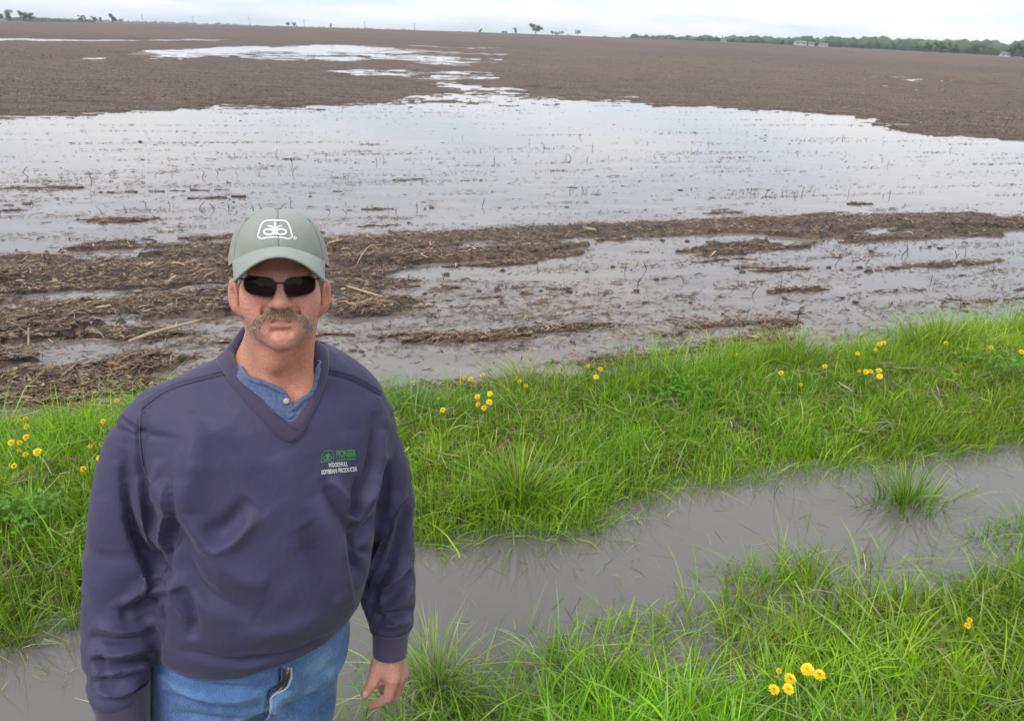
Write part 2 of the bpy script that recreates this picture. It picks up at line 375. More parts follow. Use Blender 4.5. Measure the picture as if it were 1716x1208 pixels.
def add_strips(x, y, z, ln, wd, tilt, curl, cw, jit=0.25):
    global off
    n = len(x); ang = np.where(rng.random(n) < 0.55, ALPHA + rng.normal(0, 0.45, n), rng.uniform(0, math.pi, n))
    col = RES_COL[rng.choice(len(RES_COL), n, p=cw)] * np.exp(rng.normal(0, jit, n))[:, None]
    v, f, c = strips(np.stack([x, y, z], 1), ang, ln, wd, tilt, curl, col)
    parts_v.append(v); parts_f.append(f + off); parts_c.append(c); off += len(v)
x, y = scatter(265000, 4.2, 34, 0.78, 3)
s_, t_ = st(x, y); keep = t_ > bank_top(s_) + 0.05; x, y, s_, t_ = x[keep], y[keep], s_[keep], t_[keep]
h = ground_h(x, y)
clump = fbm(s_ * 0.9, t_ * 3.2, 51, 4)
p = np.where(h > 0.002, 0.86, np.where(h > -0.02, 0.14 + 0.5 * (clump > 0.22), 0.012 + 0.22 * (clump > 0.36)))
p = np.where((t_ > 9.0) & (h < 0.0), p * 0.30, p)
keep = rng.random(len(x)) < p; x, y, h = x[keep], y[keep], h[keep]; n = len(x); r = np.hypot(x, y)
ln = np.exp(rng.normal(math.log(0.042), 0.55, n)) * (1 + r * 0.006); wd = np.exp(rng.normal(math.log(0.0065), 0.45, n)) * (1 + r * 0.025)
wet = h < 0.004
z = np.where(wet, 0.001 + rng.uniform(0, 0.006, n), h + 0.004 + rng.uniform(0, 0.014, n))
add_strips(x, y, z, np.clip(ln, 0.015, 0.3), np.clip(wd, 0.003, 0.06), np.where(wet, rng.normal(0, 0.04, n), rng.normal(0, 0.22, n)), rng.normal(0, 0.25, n),
           [0.19, 0.22, 0.22, 0.17, 0.05, 0.08, 0.07])
# small drifts floating on the open water, in short rows
cx, cy = scatter(800, 5.0, 44, 0.75, 9); s_, t_ = st(cx, cy); hh = ground_h(cx, cy); keep = (hh < -0.01) & (t_ > bank_top(s_) + 0.2); cx, cy = cx[keep], cy[keep]
k = rng.integers(8, 60, len(cx)); ci = np.repeat(np.arange(len(cx)), k); rr = np.hypot(cx, cy)[ci]
ds = rng.normal(0, 1, len(ci)) * (0.10 + 0.036 * rr) * np.repeat(rng.uniform(0.2, 1.9, len(cx)), k); dt = rng.normal(0, 1, len(ci)) * (0.02 + 0.0010 * rr)
x = cx[ci] + ds * CA - dt * SA; y = cy[ci] + ds * SA + dt * CA; n = len(x)
add_strips(x, y, rng.uniform(0.001, 0.018, n), np.exp(rng.normal(math.log(0.045), 0.5, n)) * (1 + rr * 0.012), np.exp(rng.normal(math.log(0.006), 0.4, n)) * (1 + rr * 0.04),
           rng.normal(0, 0.12, n), rng.normal(0, 0.3, n), [0.14, 0.18, 0.26, 0.24, 0.05, 0.06, 0.07])
# far field: coarse litter that breaks the ground's grain
x, y = scatter(60000, 24, 160, 0.75, 13); h = ground_h(x, y); keep = h > 0.01; x, y, h = x[keep], y[keep], h[keep]; n = len(x); r = np.hypot(x, y)
add_strips(x, y, h + 0.01, 0.03 + 0.0014 * r * rng.random(n), 0.008 + 0.0005 * r * rng.random(n), rng.normal(0, 0.2, n), rng.normal(0, 0.5, n), [0.24, 0.2, 0.22, 0.12, 0.08, 0.07, 0.07])
res = link('crop_residue', np_mesh('crop_residue', np.concatenate(parts_v), np.concatenate(parts_f), M['residue'], False, np.concatenate(parts_c)))
tag(res, 'brown chopped corn residue strewn over mud and flood water', 'residue', kind='stuff')
print('residue', off // 6, time.time() - T0)

# ------------------------------------------------------------------ grass
def blades(pos, h, w, ldir, lean, col, nseg, seed, tipc=(1.12, 1.08, 1.0)):
    r_ = np.random.default_rng(seed); n = len(pos); a = r_.uniform(0, 2 * math.pi, n)
    side = np.stack([np.cos(a), np.sin(a), np.zeros(n)], 1); L = np.stack([np.cos(ldir), np.sin(ldir), np.zeros(n)], 1)
    kink = r_.uniform(1.6, 2.8, n)
    V = np.zeros((n, 2 * nseg + 1, 3)); C = np.zeros((n, 2 * nseg + 1, 3))
    for k in range(nseg + 1):
        u = k / nseg; ln = np.minimum(lean, 1.5)
        c = pos + np.array([0, 0, 1.0]) * (h * (u - 0.42 * ln * u ** 2.2))[:, None] + L * (h * ln * u ** kink * 0.85)[:, None]
        cc = col * (np.array([0.92, 0.95, 1.0]) * (1 - u) + np.array(tipc) * u)
        if k < nseg:
            ww = w * (0.75 + 0.5 * u - 0.95 * u ** 2)
            V[:, 2 * k] = c - side * (ww / 2)[:, None]; V[:, 2 * k + 1] = c + side * (ww / 2)[:, None]; C[:, 2 * k] = C[:, 2 * k + 1] = cc
        else: V[:, 2 * nseg] = c; C[:, 2 * nseg] = cc
    m_ = 2 * nseg + 1; o = np.arange(n)[:, None] * m_
    F4 = np.concatenate([o + np.array([2 * k, 2 * k + 1, 2 * k + 3, 2 * k + 2]) for k in range(nseg - 1)])
    F3 = o + np.array([2 * nseg - 2, 2 * nseg - 1, 2 * nseg])
    return V.reshape(-1, 3), F4, F3, C.reshape(-1, 3)
GREEN = np.array([(0.170, 0.350, 0.012), (0.228, 0.425, 0.020), (0.115, 0.27, 0.015), (0.32, 0.46, 0.05), (0.15, 0.31, 0.045)])
DEAD = np.array([(0.36, 0.29, 0.15), (0.25, 0.17, 0.08), (0.42, 0.38, 0.24)])
def grass_patch(name, label, cs, ct, hfun, per, nseg, seed, hscale, wid, spread, dead=0.075, pale=0.06, lean_mu=0.5, group=None):
    """cs, ct: tuft centres along and across the bank"""
    r_ = np.random.default_rng(seed); n = len(cs)
    k = r_.poisson(per, n); ci = np.repeat(np.arange(n), k); N = len(ci)
    tone = fbm(cs * 1.1, ct * 1.9, seed, 3); hv = np.exp(r_.normal(0, 0.22, n)) * (1 + 0.35 * fbm(cs * 1.7, ct * 2.2, seed + 5, 3))
    lc = r_.uniform(0, 2 * math.pi, n)
    a = r_.uniform(0, 2 * math.pi, N); rad = np.abs(r_.normal(0, spread, N))
    s = cs[ci] + np.cos(a) * rad; t_ = ct[ci] + np.sin(a) * rad; x, y = xy(s, t_)
    gz = ground_h(x, y); z = np.maximum(gz - 0.015, -0.06)
    h = hscale * hv[ci] * r_.uniform(0.45, 1.25, N) * hfun(s, t_)
    ld = np.where(r_.random(N) < 0.6, a + ALPHA + r_.normal(0, 0.5, N), lc[ci] + r_.normal(0, 0.4, N))
    lean = np.abs(r_.normal(lean_mu, 0.33, N)) + 0.5 * np.clip(rad / spread - 1, 0, 1)
    base = GREEN[r_.choice(len(GREEN), N, p=[0.32, 0.3, 0.16, 0.14, 0.08])]
    col = base * np.exp(0.50 * tone[ci] + r_.normal(0.03, 0.22, N))[:, None]
    col[:, 0] *= np.exp(0.22 * fbm(s * 0.8, t_ * 1.4, seed + 9, 2))
    dm = r_.random(N) < dead * (1 + 1.5 * np.clip(-tone[ci], 0, 1)); col[dm] = DEAD[r_.choice(3, dm.sum())] * np.exp(r_.normal(0, 0.25, dm.sum()))[:, None]
    h = np.where(dm, h * 0.75, h); lean = np.where(dm, lean + 0.35, lean)
    pm = r_.random(N) < pale; col[pm] = col[pm] * 0.5 + np.array([0.26, 0.34, 0.17]) * 0.6; h = np.where(pm, h * 1.25, h); lean = np.where(pm, lean + 0.3, lean)
    w = wid * np.exp(r_.normal(0, 0.3, N)) * np.where(pm, 1.35, 1)
    v, f4, f3, c = blades(np.stack([x, y, z], 1), h, w, ld, lean, col, nseg, seed + 1)
    o = link(name, np_mesh(name, v, [f4, f3], M['grass'], True, c)); tag(o, label, 'grass', group, 'stuff'); print(name, N, time.time() - T0)
    return o
# far bank
r1 = np.random.default_rng(101); n = 9500
cs = r1.uniform(-3.4, 7.0, n); ct = r1.uniform(2.6, 4.75, n)
fe, bt = far_edge(cs), bank_top(cs); gapn = fbm(cs * 2.4, ct * 3.0, 77, 3)
keep = (ct > fe - 0.05 - 0.06 * r1.random(n)) & (ct < bt + 0.04 + 0.10 * fbm(cs * 2.6, cs * 0, 78, 2)) & ((gapn > -0.52) | (r1.random(n) < 0.25))
def hf_far(s, t_): return 0.72 + 0.95 * sstep(0.55, 0.0, bank_top(s) - t_) * (0.55 + 0.8 * np.clip(fbm(s * 2.1, t_ * 0.8, 79, 2) + 0.3, 0, 1)) + 0.28 * sstep(0.45, 0.05, t_ - far_edge(s))
grass_patch('bank_grass', 'lush bright green grass covering the bank between ditch and field', cs[keep], ct[keep], hf_far, 23, 3, 103, 0.175, 0.0046, 0.055)
n = 2300; cs = np.concatenate([r1.uniform(-6.5, -3.3, n // 2), r1.uniform(6.9, 10.0, n // 2)]); ct = r1.uniform(2.9, 4.5, len(cs))
grass_patch('outer_bank_grass', 'green grass on the bank running on past the picture', cs, ct, hf_far, 9, 3, 117, 0.19, 0.009, 0.08)
# sparse blades drowned along the far water's edge
n = 1000; cs = r1.uniform(-3.0, 6.5, n); ct = far_edge(cs) - np.abs(r1.normal(0, 0.18, n)) + 0.03
grass_patch('drowned_grass', 'thin drowned grass blades poking up along the edge of the ditch', cs, ct, lambda s, t_: 0.62 + 0 * s, 6, 3, 107, 0.15, 0.0038, 0.06, dead=0.16, pale=0.12, lean_mu=0.45)
# near verge
n = 7000; cs = r1.uniform(-1.6, 4.6, n); ct = r1.uniform(0.75, 2.75, n); ne = near_edge(cs)
shal = 0.8 * np.exp(-((cs - 1.15) / 0.40) ** 2 - ((ct - 2.08) / 0.11) ** 2) + np.exp(-((cs - 1.98) / 0.30) ** 2 - ((ct - 2.24) / 0.08) ** 2) + 0.8 * np.exp(-((cs - 3.5) / 0.35) ** 2 - ((ct - 2.24) / 0.10) ** 2) + 0.5 * np.exp(-((cs - 0.35) / 0.25) ** 2 - ((ct - 1.95) / 0.08) ** 2)
mx_, my_ = xy(cs, ct)
thin = np.exp(-((cs - 1.5) / 0.40) ** 2 - ((ct - 1.90) / 0.16) ** 2)
keep = ((ct < ne - 0.03) & (r1.random(n) > 0.75 * thin)) | (r1.random(n) < 0.8 * shal)
def hf_near(s, t_): return 0.95 - 0.12 * sstep(1.9, 1.3, t_) + 0.1 * fbm(s * 3, t_ * 3, 81, 2)
grass_patch('verge_grass', 'long fresh green grass on the near verge of the ditch', cs[keep], ct[keep], hf_near, 15, 4, 109, 0.20, 0.0062, 0.05, dead=0.03, pale=0.07, lean_mu=0.55)
n = 900; cs = np.concatenate([r1.uniform(-4.5, -1.5, n // 2), r1.uniform(4.5, 7.5, n // 2)]); ct = r1.uniform(0.9, 2.0, len(cs)); kp = ct < near_edge(cs)
grass_patch('outer_verge_grass', 'green grass on the verge running on past the picture', cs[kp], ct[kp], hf_near, 9, 3, 119, 0.21, 0.009, 0.08)
n = 240; cs = np.concatenate([r1.uniform(-0.2, 4.2, n), r1.uniform(-2.0, 0.2, 26)]); ct = near_edge(cs) + np.abs(r1.normal(0.05, 0.15, len(cs)))
grass_patch('flooded_grass', 'sparse grass blades standing in the water along the near verge', cs, ct, lambda s, t_: 0.8 + 0 * s, 6, 4, 113, 0.20, 0.004, 0.06, dead=0.2, pale=0.2, lean_mu=0.7)
# blades afloat on the ditch
n = 420; s_ = r1.uniform(-2, 5, n); ne, fe = near_edge(s_), far_edge(s_); t_ = ne + (fe - ne) * r1.beta(0.6, 0.6, n); x, y = xy(s_, t_)
parts = strips(np.stack([x, y, np.full(n, 0.0025)], 1), r1.uniform(0, 6.28, n), r1.uniform(0.03, 0.13, n), r1.uniform(0.002, 0.004, n), r1.normal(0, 0.01, n), r1.normal(0, 0.05, n), np.array([0.30, 0.30, 0.17]) * np.exp(r1.normal(0, 0.35, n))[:, None])
tag(link('floating_blades', np_mesh('floating_blades', parts[0], parts[1], M['grass'], False, parts[2])), 'pale loose grass blades floating on the ditch water', 'grass', kind='stuff')

# dead thatch lying between the tufts
n = 6500; s_ = r1.uniform(-3.2, 6.6, n); t_ = np.where(r1.random(n) < 0.7, far_edge(s_) + 0.1 + r1.random(n) * 1.2, near_edge(s_) - r1.random(n) * 0.9); x, y = xy(s_, t_); h = ground_h(x, y)
parts = strips(np.stack([x, y, np.maximum(h, 0) + r1.uniform(0.02, 0.11, n)], 1), r1.uniform(0, 6.28, n), r1.uniform(0.04, 0.16, n), r1.uniform(0.0025, 0.006, n), r1.normal(0, 0.3, n), r1.normal(0, 0.3, n), DEAD[r1.choice(3, n)] * np.exp(r1.normal(0, 0.3, n))[:, None])
tag(link('thatch', np_mesh('thatch', parts[0], parts[1], M['grass'], False, parts[2])), 'dead straw-coloured thatch lying between the grass tufts', 'thatch', kind='stuff')
def tuft(name, label, loc, n, h, spread, w, seed, lean=0.6, greens=GREEN, group=None, dead=0.1, out=True):
    r_ = np.random.default_rng(seed); a = r_.uniform(0, 6.283, n); rad = np.abs(r_.normal(0, spread, n))
    pos = np.stack([np.cos(a) * rad * 1.3, np.sin(a) * rad, np.full(n, -0.03)], 1)
    col = greens[r_.choice(len(greens), n)] * np.exp(r_.normal(0, 0.22, n))[:, None]; dm = r_.random(n) < dead; col[dm] = DEAD[r_.choice(3, dm.sum())]
    v, f4, f3, c = blades(pos, h * r_.uniform(0.5, 1.2, n), w * np.exp(r_.normal(0, 0.25, n)), a + r_.normal(0, 0.4, n), np.abs(r_.normal(lean, 0.3, n)) + 0.5 * rad / (spread * 2), col, 4, seed + 1)
    o = link(name, np_mesh(name, v, [f4, f3], M['grass'], True, c)); o.location = loc; tag(o, label, 'grass tuft', group); return o
p_ = gpt(1520, 846); tuft('grass_tuft', 'lone dark green grass tuft standing in the ditch water', p_, 300, 0.25, 0.085, 0.0055, 201, 0.45, GREEN * 0.85)
p_ = gpt(870, 845, 0.05); tuft('grass_tuft', 'tall splayed grass tussock at the far water edge, right of the man', p_, 420, 0.34, 0.085, 0.006, 203, 0.5)
p_ = gpt(690, 700, 0.10); tuft('grass_tuft', "bluish rounded grass tussock by the man's shoulder at the field edge", p_, 420, 0.30, 0.10, 0.005, 205, 0.6, np.array([(0.14, 0.29, 0.07), (0.18, 0.33, 0.085)]))
p_ = gpt(880, 660, 0.10); tuft('grass_tuft', 'pale-tipped grass tussock sticking up at the field edge mid-picture', p_, 420, 0.30, 0.10, 0.005, 207, 0.6, np.array([(0.22, 0.34, 0.055), (0.29, 0.36, 0.09)]), dead=0.2)
p_ = gpt(1570, 590, 0.12); tuft('grass_tuft', 'big grass tussock on the far right crest of the bank', p_, 520, 0.36, 0.14, 0.006, 209, 0.6)
p_ = gpt(1330, 610, 0.12); tuft('grass_tuft', 'straw-tipped grass tussock on the bank crest right of centre', p_, 480, 0.32, 0.14, 0.0055, 211, 0.6, np.array([(0.25, 0.35, 0.055), (0.19, 0.32, 0.035)]), dead=0.2)
p_ = gpt(732, 1152, 0.05); tuft('grass_tuft', "long pale grass tussock at the water beside the man's hand", p_, 230, 0.29, 0.07, 0.0055, 213, 0.7, np.array([(0.20, 0.36, 0.04), (0.34, 0.42, 0.16)]))

# broad-leaved weeds among the grass
def weed(label, loc, n, rad, hgt, seed):
    r_ = np.random.default_rng(seed); V = []; F = []; C = []
    for i in range(n):
        a = r_.uniform(0, 6.283); q = rad * math.sqrt(r_.random()); c = np.array([math.cos(a) * q * 1.3, math.sin(a) * q, hgt * r_.uniform(0.6, 1.1)])
        sz = r_.uniform(0.009, 0.016); tl = r_.normal(0, 0.35, 2); yaw = r_.uniform(0, 6.28)
        for k in range(3):
            b_ = yaw + k * 2.094; d = np.array([math.cos(b_), math.sin(b_), tl[0]]); sd = np.array([-math.sin(b_), math.cos(b_), tl[1]])
            pts = [c, c + d * sz * 0.7 + sd * sz * 0.62, c + d * sz * 1.5 + sd * sz * 0.4, c + d * sz * 1.5 - sd * sz * 0.4, c + d * sz * 0.7 - sd * sz * 0.62]
            o = len(V); V += pts; F.append([o, o + 1, o + 2, o + 3, o + 4]); cc = np.array((0.11, 0.29, 0.025)) * math.exp(r_.normal(0, 0.2)); C += [cc] * 5
    root = empty('clover_plant', loc); tag(root, label, 'clover')
    link('leaves', np_mesh('clover_leaves', V, np.array(F), M['grass'], False, np.array(C)), root)
    st_ = [tube([(x_ * 0.5, y_ * 0.5, -0.02), (x_, y_, z_)], 0.001, 4) for x_, y_, z_ in [V[i] for i in range(0, len(V), 45)]]
    v, f = merge(st_); link('stems', np_mesh('clover_stems', v, f, M['stem']), root)
weed('low clump of round-leaved clover in the grass at far left', gpt(40, 905, 0.10), 75, 0.13, 0.17, 301)
weed('dark broad-leaved weed patch in the bank grass at far right', gpt(1655, 640, 0.12), 80, 0.20, 0.20, 302)
weed('small broad-leaved weed patch in the bank grass right of centre', gpt(1135, 690, 0.10), 50, 0.15, 0.18, 303)

# ------------------------------------------------------------------ dandelions
def flower_mesh():
    parts = []
    for ring, (npet, ln, el, w) in enumerate(((30, 0.0205, 0.02, 0.0042), (28, 0.019, 0.22, 0.004), (26, 0.0165, 0.45, 0.0038), (20, 0.0135, 0.72, 0.0034), (14, 0.010, 1.05, 0.003))):
        for i in range(npet):
            a = (i + 0.5 * (ring % 2)) / npet * 6.283 + rng.normal(0, 0.05); e_ = el + rng.normal(0, 0.1); l_ = ln * rng.uniform(0.88, 1.08)
            d = np.array([math.cos(a) * math.cos(e_), math.sin(a) * math.cos(e_), math.sin(e_)]); sd = np.array([-math.sin(a), math.cos(a), 0]); b0 = np.array([0, 0, 0.001 * ring])
            pts = np.array([b0 - sd * w * .25, b0 + sd * w * .25, b0 + d * l_ * .6 - sd * w * .5, b0 + d * l_ * .6 + sd * w * .5, b0 + d * l_ - sd * w * .32 - np.array([0, 0, .001]), b0 + d * l_ + sd * w * .32 - np.array([0, 0, .001])])
            parts.append((pts, np.array([[0, 1, 3, 2], [2, 3, 5, 4]])))
    return merge(parts)
fv, ff = flower_mesh(); FLOWER = np_mesh('flower', fv, ff, M['petal'], False)
cu = tube([(0, 0, -0.012), (0, 0, -0.008), (0, 0, 0.0)], [0.002, 0.006, 0.0075], 8); CALYX = np_mesh('calyx', cu[0], cu[1], M['stem'])
stv = tube([(0.01, 0, -0.22), (0.004, 0.002, -0.12), (0, 0, -0.01)], [0.0022, 0.002, 0.002], 6); STEM = np_mesh('stem', stv[0], stv[1], M['stem'])
def dandelion(px, py, label, group, z=0.2, size=1.0):
    z = z if py > 1000 else z - 0.035; g0 = gpt(px, py, z); gh = float(ground_h(g0[:1], g0[1:2])[0]); zz = max(gh, 0) + z - 0.04; p_ = gpt(px, py, zz)
    root = empty('dandelion', p_); tag(root, label, 'dandelion', group); k = (0.98 if py > 1000 else 0.82) * size * rng.uniform(0.9, 1.1); root.scale = (k, k, 1)
    rt = rng.normal(0, 0.16, 2) + np.array([0.38, 0]); root.rotation_euler = (rt[0], rt[1], 0)
    f = link('flower', FLOWER, root); f.rotation_euler = (0, 0, rng.uniform(0, 6)); link('calyx', CALYX, f); s_ = link('stem', STEM, root)
for px, py, sz, wh in ((1353, 1121, 1.0, 'topmost open'), (1373, 1130, .95, 'rightmost open'), (1324, 1137, 1.0, 'large middle'), (1321, 1154, .85, 'lowest'), (1297, 1155, .8, 'leftmost open')):
    dandelion(px, py, wh + ' dandelion of the bunch at bottom right', 'bunch of dandelions on the near verge', 0.26, sz)
dandelion(1305, 1124, 'small half-closed dandelion bud beside the bunch at bottom right', 'bunch of dandelions on the near verge', 0.26, .4)
dandelion(1621, 1048, 'lower of two dandelions together in the right-hand verge grass', 'pair of dandelions on the right verge', 0.22, .6)
dandelion(1624, 1039, 'upper of two dandelions together in the right-hand verge grass', 'pair of dandelions on the right verge', 0.24, .5)
LEFT = 'dandelions on the bank left of the man'
for px, py, sz, wh in ((43, 702, .9, 'topmost right'), (33, 705, .7, 'topmost left'), (45, 715, .9, 'second from the top'), (44, 733, 1., 'upper right'), (19, 742, .9, 'leftmost'), (33, 742, .8, 'middle left'), (63, 757, 1.1, 'largest, rightmost'), (43, 762, .8, 'lower middle'), (24, 781, .8, 'lowest'), (32, 755, .6, 'smallest central')):
    dandelion(px, py, wh + ' dandelion of the cluster on the bank at far left', LEFT, 0.26, sz)
for px, py, sz, wh in ((196, 672, .9, "dandelion just above the man's right shoulder"), (173, 706, .8, "dandelion touching the outline of the man's right shoulder"), (140, 786, .8, "dandelion in the grass left of the man's upper sleeve"), (167, 768, .8, "dandelion half hidden by the man's upper sleeve"), (152, 748, .5, "tiny dandelion left of the man's upper sleeve")):
    dandelion(px, py, wh, LEFT, 0.26, sz)
RIGHT = 'dandelions on the bank right of the man'
for px, py, sz, wh in ((800, 665, 1., 'upper left'), (821, 660, 1., 'top right'), (820, 674, 1.1, 'largest, right'), (811, 684, .9, 'lowest'), (801, 678, .7, 'small left')):
    dandelion(px, py, wh + ' dandelion of the bunch on the bank just right of the man', RIGHT, 0.27, sz)
for px, py, sz, wh in ((789, 636, 1., 'middle dandelion of the row at the muddy edge right of the man'), (808, 629, .9, 'right dandelion of the row at the muddy edge right of the man'), (778, 634, .7, 'left dandelion of the row at the muddy edge right of the man'), (796, 640, .6, 'small dandelion below the row at the muddy edge right of the man'), (864, 635, 1., 'left of three dandelions beside the pale-tipped tussock'), (871, 639, .9, 'middle of three dandelions beside the pale-tipped tussock'), (881, 647, .8, 'right of three dandelions beside the pale-tipped tussock'), (742, 687, .8, "lone dandelion nearest the man's left shoulder"), (735, 668, .5, 'tiny dandelion by the bluish rounded tussock')):
    dandelion(px, py, wh, RIGHT, 0.25, sz)
CREST = 'dandelions along the bank crest'
for px, py, sz, wh in ((1006, 619, 1.0, 'right'), (999, 632, .9, 'lower'), (985, 614, .8, 'left')):
    dandelion(px, py, wh + ' one of three dandelions on the bank crest mid-picture', CREST, 0.27, sz)
RB_ = 'dandelions along the right of the bank'
for px, py, sz, wh in ((1474, 577, 1., 'left of the close pair of dandelions below the right tussock'), (1481, 575, 1.1, 'right of the close pair of dandelions below the right tussock'), (1467, 586, .7, 'small dandelion under the close pair below the right tussock'), (1437, 593, 1., 'dandelion left of the close pair below the right tussock')):
    dandelion(px, py, wh, RB_, 0.27, sz)
for px, py, sz, wh in ((1440, 622, .7, 'leftmost, small'), (1451, 623, 1., 'second'), (1459, 623, .9, 'third'), (1473, 621, 1.1, 'rightmost upper'), (1474, 631, 1.1, 'rightmost lower')):
    dandelion(px, py, wh + ' dandelion of the low yellow row on the right bank', RB_, 0.26, sz)
for px, py, sz, lb in ((1382, 614, .9, 'lone dandelion left of the right-hand dandelion row'), (1309, 625, .8, 'lone dandelion in smooth grass right of centre'), (1232, 594, .9, 'lone dandelion by the straw-tipped tussock'), (1585, 575, .9, 'lone dandelion below the far right tussock'), (1661, 583, .9, 'small dandelion near the right edge of the bank'), (1712, 590, 1.1, 'dandelion cut by the right edge of the picture'), (1342, 645, .5, 'tiny faded dandelion in the middle of the right bank')):
    dandelion(px, py, lb, 'dandelions along the right of the bank', 0.27, sz)

# ------------------------------------------------------------------ stubble, stalks and clods in the field
def stub_mesh(seed):
    r_ = np.random.default_rng(seed); b_ = r_.normal(0, 0.18, 2)
    path = [(0, 0, -0.06), (b_[0] * 0.02, b_[1] * 0.02, 0.03), (b_[0] * 0.09, b_[1] * 0.09, 0.085), (b_[0] * 0.3, b_[1] * 0.2, 0.14)]
    v, f = tube(smooth_path(path, 6), [0.006, 0.0065, 0.006, 0.0055, 0.005, 0.004], 5); P = [(v, f)]
    if r_.random() < 0.5:
        v2 = tube([(b_[0] * .05, b_[1] * .05, 0.06), (0.03, 0.01, 0.10), (0.055, 0.0, 0.075)], [0.003, 0.003, 0.0015], 4); P.append(v2)
    return np_mesh('stubble_stalk', *merge(P), M['stubble'])
STUBS = [stub_mesh(400 + i) for i in range(6)]
STUB_PX = [(808, 345), (1068, 478), (1085, 452), (1147, 475), (1238, 480), (1398, 445), (1205, 500), (1260, 495), (1308, 492), (1047, 455), (985, 470), (905, 430), (912, 440), (860, 530), (966, 580), (1002, 395), (1500, 432), (1510, 430), (1522, 430), (1592, 428), (1605, 432), (1617, 430), (1560, 475), (1571, 472), (1350, 440), (1430, 440), (1450, 442), (1335, 545), (1175, 680), (745, 470), (640, 450), (680, 485), (570, 410), (100, 570), (60, 640), (270, 610), (330, 490), (350, 500), (50, 590), (75, 505), (240, 500), (1610, 518), (1172, 675), (1240, 560), (900, 455), (934, 385)]
for px in (1228, 1236, 1244, 1252, 1258, 1265, 1272, 1282, 1296, 1312, 1330, 1344, 1363, 1398, 1422, 1432, 1480, 1490): STUB_PX.append((px, 326 + rng.normal(0, 2)))
for px in np.arange(955, 1010, 8): STUB_PX.append((px + rng.normal(0, 3), 322))
for px in np.arange(160, 700, 24): STUB_PX.append((px + rng.normal(0, 8), 352 + rng.normal(0, 4)))
for px in np.arange(10, 500, 28): STUB_PX.append((px + rng.normal(0, 10), 298 - 0.02 * px + rng.normal(0, 6)))
for px in np.arange(420, 1500, 34): STUB_PX.append((px + rng.normal(0, 12), 264 + 0.004 * px + rng.normal(0, 5)))
for px in np.arange(700, 1716, 44): STUB_PX.append((px + rng.normal(0, 14), 240 + rng.normal(0, 7)))
for i, (px, py) in enumerate(STUB_PX):
    p_ = gpt(px, py); h0 = float(ground_h(p_[:1], p_[1:2])[0])
    o = link('stubble_stalk', STUBS[i % 6]); o.location = (p_[0], p_[1], max(h0, -0.03)); o.rotation_euler = (rng.normal(0, 0.15), rng.normal(0, 0.15), rng.uniform(0, 6.28)); k = rng.uniform(0.4, 0.95); o.scale = (k, k, k)
    zone = ('standing in the long row of stubs in the right flood water' if 310 < py < 340 and px > 1200 else 'in the flood water just beyond the mud strip' if 340 <= py < 372 else 'standing out in the wide flood water left of centre' if py < 340 and px < 560 else 'standing far out in the wide flood water' if py < 310
            else 'standing in the debris-strewn mud left of the man' if px < 400 else 'in the shallow water between bank and mud strip at far right' if px > 1320 else 'in the shallow water between bank and mud strip mid-picture')
    tag(o, 'short dark cut stalk ' + zone, 'stalk', 'cut crop stalks ' + zone)
def stalk(label, pts, r, mat, nodes=True):
    base = np.asarray(pts[0], float); P = smooth_path(np.asarray(pts, float) - base, 12); rad = np.full(12, r); rad[-1] *= 0.6
    if nodes: rad[3] *= 1.25; rad[7] *= 1.2
    o = link('corn_stalk', np_mesh('corn_stalk', *tube(P, rad, 7), mat)); o.location = base; tag(o, label, 'stalk', 'loose corn stalks on the mud')
def gp(px, py, z): return gpt(px, py, z)
stalk('long pale corn stalk lying slanted on mud left of the man', [gp(216, 572, .05), gp(262, 556, .07), gp(335, 537, .06)], 0.012, M['straw'])
stalk('short thick orange-brown stalk lying on mud above the left bank', [gp(172, 606, .04), gp(190, 610, .05), gp(206, 613, .03)], 0.013, M['straw_dark'])
stalk('brown split stalk crossing the short thick one on the left mud', [gp(192, 621, .04), gp(212, 612, .05), gp(226, 605, .04)], 0.011, M['straw_dark'])
stalk('pale banded stalk slanting down right beside the man\'s ear', [gp(582, 480, .05), gp(612, 489, .06), gp(648, 500, .03)], 0.010, M['straw'])
stalk('brown stalk at the water below the pale banded one', [gp(636, 505, .04), gp(650, 510, .04), gp(662, 517, .02)], 0.011, M['straw_dark'])
stalk('thin bleached stem arching up from the mud right of the cap', [gp(597, 446, .04), gpt(605, 430, .12), gpt(617, 414, .20), gpt(628, 412, .20), gpt(634, 420, .16)], 0.005, M['straw'], False)
stalk('pale stalk lying at the top of the mud strip right of the cap', [gp(549, 408, .06), gp(560, 405, .08), gp(573, 402, .06)], 0.012, M['straw'])
stalk('pale upright bleached stem in the mud at far left', [gp(48, 580, .0), gp(48, 566, .05), gpt(48, 549, .12)], 0.007, M['straw'], False)
stalk('short pale stalk on the mud strip right of centre', [gp(975, 381, .05), gp(985, 383, .06), gp(1000, 386, .05)], 0.014, M['straw'])
stalk('thin pale stalk floating in shallow water right of centre', [gp(946, 518, .01), gp(970, 513, .012), gp(996, 511, .01)], 0.006, M['straw'])
def clod_mesh(seed):
    r_ = np.random.default_rng(seed); bm = bmesh.new(); bmesh.ops.create_icosphere(bm, subdivisions=2, radius=1)
    for v in bm.verts:
        v.co *= 1 + 0.28 * r_.normal(); v.co.z *= 0.7
    me = bpy.data.meshes.new('soil_clod'); bm.to_mesh(me); bm.free(); me.materials.append(M['clod']); return me
CLODS = [clod_mesh(500 + i) for i in range(5)]
